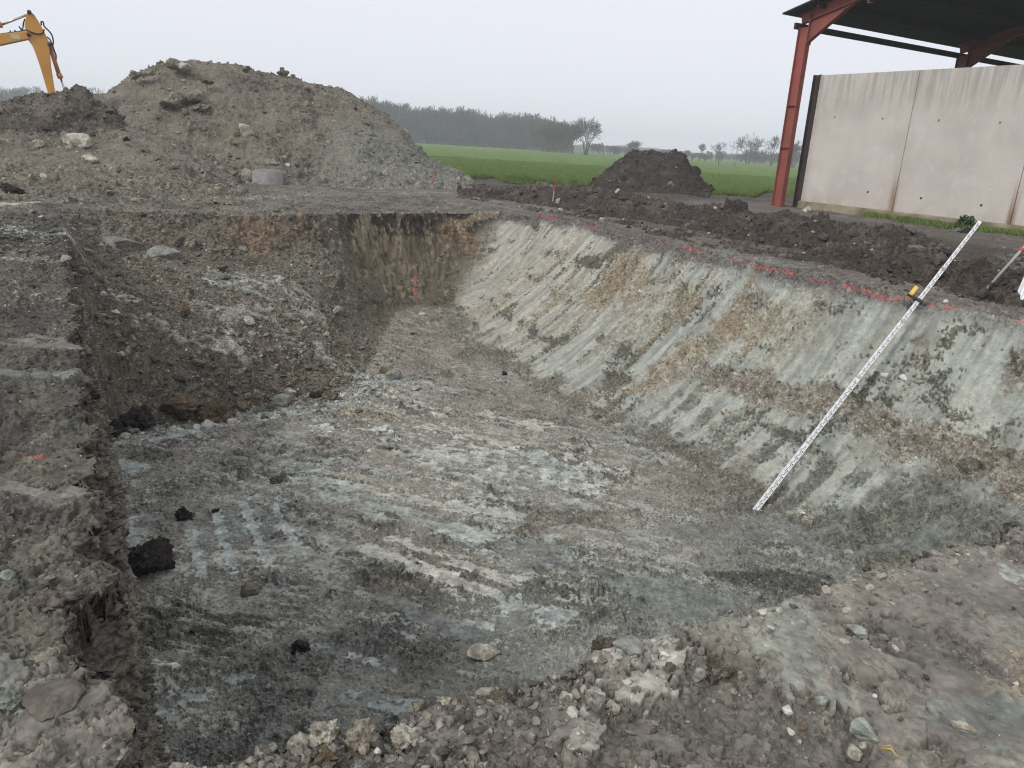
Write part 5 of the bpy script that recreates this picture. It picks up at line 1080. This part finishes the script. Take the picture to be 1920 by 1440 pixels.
# photo position of the foot, width in photo pixels, height/width, material, label, shape
RK = [
 (150, 277, 50, .55, 'pale', 'largest pale boulder on the left shoulder of the spoil heap', 'boulder', .62), (171, 306, 30, .6, 'pale', 'smaller pale boulder just below the largest boulder on the left shoulder', 'boulder', .7), (217, 322, 17, .7, 'pale', 'small pale stone right of the two pale boulders', 'stone', .7), (70, 268, 14, .5, 'pale', 'small tan stone under the dark clod heap', 'stone', .7),
 (325, 124, 27, .62, 'soil', 'rounded grey boulder on the very top of the spoil heap', 'boulder', .7), (349, 128, 26, .5, 'pale', 'flat pale block beside the boulder on top of the spoil heap', 'boulder', .65), (254, 143, 24, .6, 'soil', 'jagged clod on the upper left edge of the spoil heap', 'clod', .6), (276, 140, 27, .4, 'soil', 'flat slab of clay on the upper left edge of the spoil heap', 'clod', .6), (462, 132, 18, .6, 'soil', 'small pointed clod on the crest of the spoil heap', 'clod', .6), (530, 140, 24, .4, 'rust', 'brown clod on the right end of the crest of the spoil heap', 'clod', .6), (598, 162, 20, .5, 'soil', 'dark edged clod high on the right slope of the spoil heap', 'clod', .6),
 (325, 198, 52, .5, 'soil', 'largest cracked clod stuck in the face of the spoil heap', 'clod', .75), (368, 190, 34, .5, 'soil', 'second cracked clod stuck in the spoil heap face, just right of the largest', 'clod', .75), (377, 204, 38, .28, 'soil', 'flat cracked slab below the two clods in the spoil heap face', 'clod', .7), (387, 152, 32, .3, 'brown', 'thin tilted slab near the top of the spoil heap face', 'clod', .6), (462, 251, 29, .75, 'pale', 'pale split block low on the spoil heap face', 'boulder', .6), (443, 257, 22, .7, 'rust', 'brown block touching the pale split block on the spoil heap', 'boulder', .65), (508, 311, 30, .5, 'green', 'greenish lump just above the concrete manhole ring', 'clod', .8), (462, 330, 22, .7, 'pale', 'tan stone leaning on the left side of the concrete manhole ring', 'stone', .7), (540, 312, 10, .6, 'white', 'tiny white stone right of the lump above the manhole ring', 'stone', .7), (325, 322, 30, .5, 'soil', 'brown clod at the foot of the spoil heap left of the manhole ring', 'clod', .7), (436, 329, 24, .5, 'soil', 'low brown clod at the spoil heap foot beside the manhole ring', 'clod', .7),
 (22, 364, 42, .5, 'dark', 'dark wet clod lying alone at the left edge on the far shelf', 'clod', .6), (75, 360, 18, .5, 'brown', 'small brown clod right of the dark wet clod on the far shelf', 'clod', .6),
 (345, 781, 92, .48, 'rust', 'largest brown clod at the foot of the dumped slope', 'clod', .7), (413, 793, 66, .62, 'rust', 'second largest brown clod at the slope foot, overhanging pale clay', 'clod', .65), (452, 770, 36, .6, 'rust', 'brown clod just right of the second largest one at the slope foot', 'clod', .7), (270, 800, 66, .55, 'dark', 'dark crumbly clod in the left corner of the slope foot', 'clod', .6), (208, 822, 52, .5, 'dark', 'darkest clod where the slope foot meets the left wall', 'clod', .6), (243, 813, 32, .4, 'grey', 'flat grey clod between the two dark clods at the left corner', 'clod', .6), (532, 760, 38, .55, 'grey', 'smooth grey boulder at the slope foot beside pale clay', 'boulder', .8), (545, 742, 22, .7, 'pale', 'pale stone resting behind the smooth grey boulder', 'stone', .75), (480, 752, 28, .7, 'soil', 'round brown clod left of the smooth grey boulder', 'clod', .75), (622, 754, 36, .55, 'brown', 'dark brown clod at the right end of the slope foot', 'clod', .65), (594, 748, 26, .55, 'dark', 'dark clod left of the brown clod at the right end of the slope foot', 'clod', .65), (496, 786, 15, .7, 'brown', 'single small clod lying out on the pale blue clay strip', 'clod', .7),
 (232, 632, 28, .7, 'brown', 'round brown clod halfway up the dumped slope', 'clod', .75), (236, 604, 24, .6, 'brown', 'brown clod above the round one halfway up the dumped slope', 'clod', .7), (345, 590, 30, .6, 'rust', 'ochre clod on the upper pale band of the dumped slope', 'clod', .7), (218, 466, 66, .32, 'grey', 'broad flat grey slab high on the dumped slope', 'slab', .6), (308, 486, 58, .45, 'grey', 'grey slab with dark underside sticking out of the dumped slope', 'slab', .55), (415, 478, 38, .5, 'soil', 'pale brown clod right of the slab sticking out of the slope', 'clod', .7), (412, 508, 26, .6, 'brown', 'reddish clod just above the pale green clay on the slope', 'clod', .7), (396, 668, 16, .5, 'brown', 'lone small clod below the scraped band of the dumped slope', 'clod', .7), (630, 588, 22, .6, 'green', 'pale green slab on the ridge of the dumped slope', 'slab', .6),
 (270, 1076, 98, .68, 'dark', 'largest black clod lying on the pit floor', 'clod', .6), (345, 976, 37, .6, 'dark', 'black clod behind the largest one, on pale tooth marks', 'clod', .65), (405, 961, 14, .6, 'dark', 'tiny black clod right of the black clod on the tooth marks', 'clod', .65), (564, 1226, 37, .6, 'dark', 'black clod on the near floor of the pit by grey clay plates', 'clod', .65), (468, 1112, 36, .5, 'brown', 'brown stone in the middle of the rough pit floor', 'stone', .7), (737, 710, 30, .6, 'grey', 'grey stone of a pair lying on the pit floor near the far end', 'stone', .75), (720, 702, 20, .8, 'rust', 'rusty stone of a pair lying on the pit floor near the far end', 'stone', .7), (946, 703, 13, .6, 'dark', 'small dark clod near the foot of the pale cut face', 'clod', .65), (774, 628, 12, .5, 'dark', 'small dark clod on the floor of the far narrow end', 'clod', .65), (792, 592, 14, .6, 'pale', 'pale stone at the foot of the far wall', 'stone', .7), (868, 852, 10, .6, 'grey', 'small dark grey stone on the pale scraped floor', 'stone', .7), (735, 842, 24, .4, 'grey', 'flat grey stone on the pit floor left of the pale scrapes', 'stone', .7), (440, 872, 44, .35, 'grey', 'flat grey lump on the rough floor beyond the tooth marks', 'stone', .7), (520, 908, 28, .6, 'brown', 'brown lump on the rough floor left of the pale scrapes', 'clod', .7), (905, 1236, 66, .28, 'pale', 'flat pale clay plate on the near floor of the pit', 'slab', .65), (272, 945, 14, .5, 'pale', 'small pale pebble on the floor close to the left wall', 'stone', .7), (1590, 1040, 18, .5, 'green', 'greenish stone on the grey floor of the near right corner', 'stone', .7), (1500, 965, 16, .7, 'white', 'white stone right of the foot of the levelling staff', 'stone', .65), (1660, 706, 18, .5, 'white', 'first white stone on the brown ledge right of the staff', 'stone', .65), (1694, 712, 16, .6, 'white', 'second white stone on the brown ledge, farther from the staff', 'stone', .65), (1632, 704, 12, .6, 'pale', 'small pale stone on the brown ledge next to the staff', 'stone', .65), (1390, 694, 40, .3, 'green', 'pale slab leaning on the ochre patch of the cut face', 'slab', .65),
 (612, 1392, 60, .7, 'pale', 'largest pale crumbly clod on the near edge of the pit', 'clod', .8), (678, 1404, 62, .75, 'soil', 'rounded tan clod on the near edge next to the largest pale one', 'clod', .8), (612, 1430, 48, .6, 'rust', 'orange brown clod at the bottom of the near edge', 'clod', .7), (675, 1446, 44, .6, 'grey', 'pale grey clod cut by the bottom edge of the photo', 'clod', .7), (765, 1392, 56, .5, 'pale', 'pale flat faced clod on the near edge, right of the tan clod', 'clod', .7), (785, 1336, 34, .8, 'soil', 'tan pointed clod standing on the rim of the near edge', 'clod', .65), (835, 1324, 34, .7, 'pale', 'pale clod on the rim beside the tan pointed clod', 'clod', .7), (755, 1366, 20, .6, 'green', 'small pale green clod between the rim clods', 'clod', .7), (708, 1412, 14, .7, 'white', 'small white pebble among the near edge clods', 'stone', .7), (915, 1300, 26, .3, 'green', 'thin pale green chip on the rim of the near edge', 'stone', .6), (935, 1322, 44, .6, 'brown', 'brown block on the rim right of the green chip', 'clod', .65),
 (1178, 1226, 60, .35, 'grey', 'flat grey stone lying on the rim above the pale scrape', 'slab', .65), (1130, 1222, 50, .6, 'brown', 'brown clod under the left end of the flat grey stone', 'clod', .7), (1370, 1176, 50, .4, 'grey', 'pale grey flat stone on the right part of the rim', 'stone', .65), (1310, 1276, 24, 1.1, 'grey', 'upright grey stone chip right of the pale scrape', 'stone', .6), (1345, 1268, 50, .6, 'brown', 'reddish brown clod right of the upright chip', 'clod', .65), (1255, 1262, 26, .8, 'brown', 'small red brown clod at the right edge of the pale scrape', 'clod', .65), (1540, 1322, 24, .8, 'green', 'greenish stone below the pale green scrape', 'stone', .7), (1474, 1336, 20, .8, 'white', 'whitish stone below the pale green scrape', 'stone', .65), (1505, 1366, 18, .6, 'rust', 'orange stone below the whitish stone', 'stone', .7), (1482, 1376, 16, .6, 'white', 'small white triangular chip left of the orange stone', 'stone', .55), (1374, 1300, 18, .6, 'soil', 'tan pebble in the rubble right of the pale scrape', 'stone', .75), (1622, 1386, 52, .5, 'green', 'largest grey green block at the lower right', 'stone', .6), (1603, 1420, 26, .95, 'pale', 'tan pebble below the grey green block', 'stone', .65), (1618, 1404, 16, .9, 'pale', 'smaller tan pebble touching the grey green block', 'stone', .7), (1606, 1190, 40, .4, 'green', 'pale angular stone at the top of the reddish ground on the right', 'stone', .55), (1580, 1210, 24, .6, 'pale', 'tan cube like stone beside the pale angular stone', 'stone', .6), (1770, 1350, 72, .25, 'grey', 'thin grey slab edge on the ground at the lower right', 'slab', .6), (1800, 1372, 44, .4, 'pale', 'whitish broken stone under the thin grey slab', 'stone', .6), (1640, 1308, 9, .8, 'white', 'tiny white pebble on the smooth reddish ground', 'stone', .7),
 (1512, 398, 18, .7, 'pale', 'rounded stone at the foot of the black wall post', 'stone', .8), (1700, 548, 12, .4, 'dark', 'dark lump beside the yellow receiver on the track', 'clod', .7), (1772, 566, 9, .6, 'white', 'white pebble at the foot of the dark bank right of the staff', 'stone', .7), (1735, 484, 18, .5, 'grey', 'grey stone in the face of the dark ridge left of the staff top', 'stone', .7), (1690, 352, 6, .5, 'brown', '', '', .7), (1805, 438, 24, .45, 'dark', 'dark clod of earth lying against the plinth', 'clod', .6), (1045, 350, 8, .6, 'pale', '', '', .7), (1260, 347, 16, .7, 'soil', 'tan clod at the foot of the dark topsoil heap', 'clod', .6),
 (15, 1090, 26, .9, 'green', 'pale green stone cut by the left edge of the photo', 'stone', .7), (100, 1250, 60, .5, 'soil', 'pale rounded clod set in the left shelf', 'clod', .8), (90, 1145, 96, .25, 'red', 'large reddish clod on the broken edge of the left shelf', 'clod', .65), (100, 1340, 110, .2, 'red', 'long reddish slab on the near part of the left shelf', 'slab', .65), (20, 1330, 60, .5, 'green', 'greenish clod low at the left edge of the photo', 'clod', .75),
]
for i, (px, py, wp, hr2, mt, lab, cat, hard) in enumerate(RK):
    if not lab: continue
    q = surf(px, py); D = math.hypot(q[0], q[1]); dist = float(np.linalg.norm(q - CAM)); wd = wp / FPX * dist * (ray(px, py) @ ray(960, 720) / np.linalg.norm(ray(960, 720)) / np.linalg.norm(ray(px, py)))
    h = wd * hr2; sub = 5 if wp > 34 else 4
    V0, F = rock_verts(sub, 900 + i, 8 + i % 5, .08 if cat == 'clod' else .02, hard - .2)
    e = (V0.max(0) - V0.min(0)) / 2; yaw = -math.atan2(q[0], q[1]); c, s_ = math.cos(yaw), math.sin(yaw)
    V = V0 / e * np.array([wd * .5, wd * .5 * (.75 + .25 * math.sin(i * 1.7)), h * .62]); V = np.stack([V[:, 0] * c - V[:, 1] * s_, V[:, 0] * s_ + V[:, 1] * c, V[:, 2]], -1)
    nd = V / (np.linalg.norm(V, axis=1, keepdims=True) + 1e-9); Wp = (V + q).astype(f32); ro = np.full(len(V), 1.0 if cat == 'clod' else .32, f32)
    k1 = fbm(Wp[:, 0] * 2.2 / wd, Wp[:, 1] * 2.2 / wd, Wp[:, 2] * 2.2 / wd, 3, 700); k2 = fbm(Wp[:, 0] * 6 / wd, Wp[:, 1] * 6 / wd, Wp[:, 2] * 6 / wd, 3, 710)
    hh, tint = relief(Wp[:, 0], Wp[:, 1], Wp[:, 2], ro, k1, k2, ro, '')
    V = V + nd * (hh * min(1.0, wd / .35) + wd * ro * (.045 * k2 + .05 * k1))[:, None]
    cc = lerp(np.tile(RC[mt][0], (len(V), 1)), sstep(-.2, .4, k1 + .3 * k2), RC[mt][1]) * np.clip(1 + .6 * tint + .2 * k2, .4, 1.7)[:, None]
    nm = {'clod': 'earth_clod', 'boulder': 'boulder', 'slab': 'clay_slab', 'stone': 'stone'}[cat]
    o = mesh_from(nm, V, F, cc, ro, EARTH, smooth=True); n_d = Vector((-q[0], -q[1], 0)).normalized() * wd * -.18
    o.location = Vector(q) + n_d + Vector((0, 0, h * (.12 if py < 170 else .28))); tag(o, lab, cat)
q = surf(1665, 1428); stw = empty('straw', q, 0, 'short yellow piece of straw on the ground at the lower right', 'straw')
vv = Vector(surf(1680, 1438)) - Vector(surf(1648, 1420)); bm = bmesh.new(); tube(bm, [-vv * .5 + Vector((0, 0, .03)), Vector((0, 0, .045)), vv * .5 + Vector((0, 0, .03))], .0028, 6); done('stalk', bm, M['straw'], stw, True)
bm = bmesh.new(); tube(bm, [-vv * .45 + Vector((.004, .008, .03)), Vector((.003, .014, .045)), vv * .3 + Vector((.01, .02, .03))], .002, 6); done('stalk', bm, M['straw'], stw, True)

# ------------------------------------------------------------------ the air
bm = bmesh.new(); box(bm, (0, 150, 6.5), (1500, 1100, 21)); hz = done('haze', bm, bpy.data.materials.new('haze_air'))
m = hz.data.materials[0]; m.use_nodes = True; m.node_tree.nodes.clear()
pv = m.node_tree.nodes.new('ShaderNodeVolumePrincipled'); pv.inputs['Color'].default_value = (.89, .935, 1.0, 1); pv.inputs['Density'].default_value = .0013; pv.inputs['Anisotropy'].default_value = .1
mo = m.node_tree.nodes.new('ShaderNodeOutputMaterial'); m.node_tree.links.new(pv.outputs[0], mo.inputs['Volume'])
tag(hz, kind='stuff')
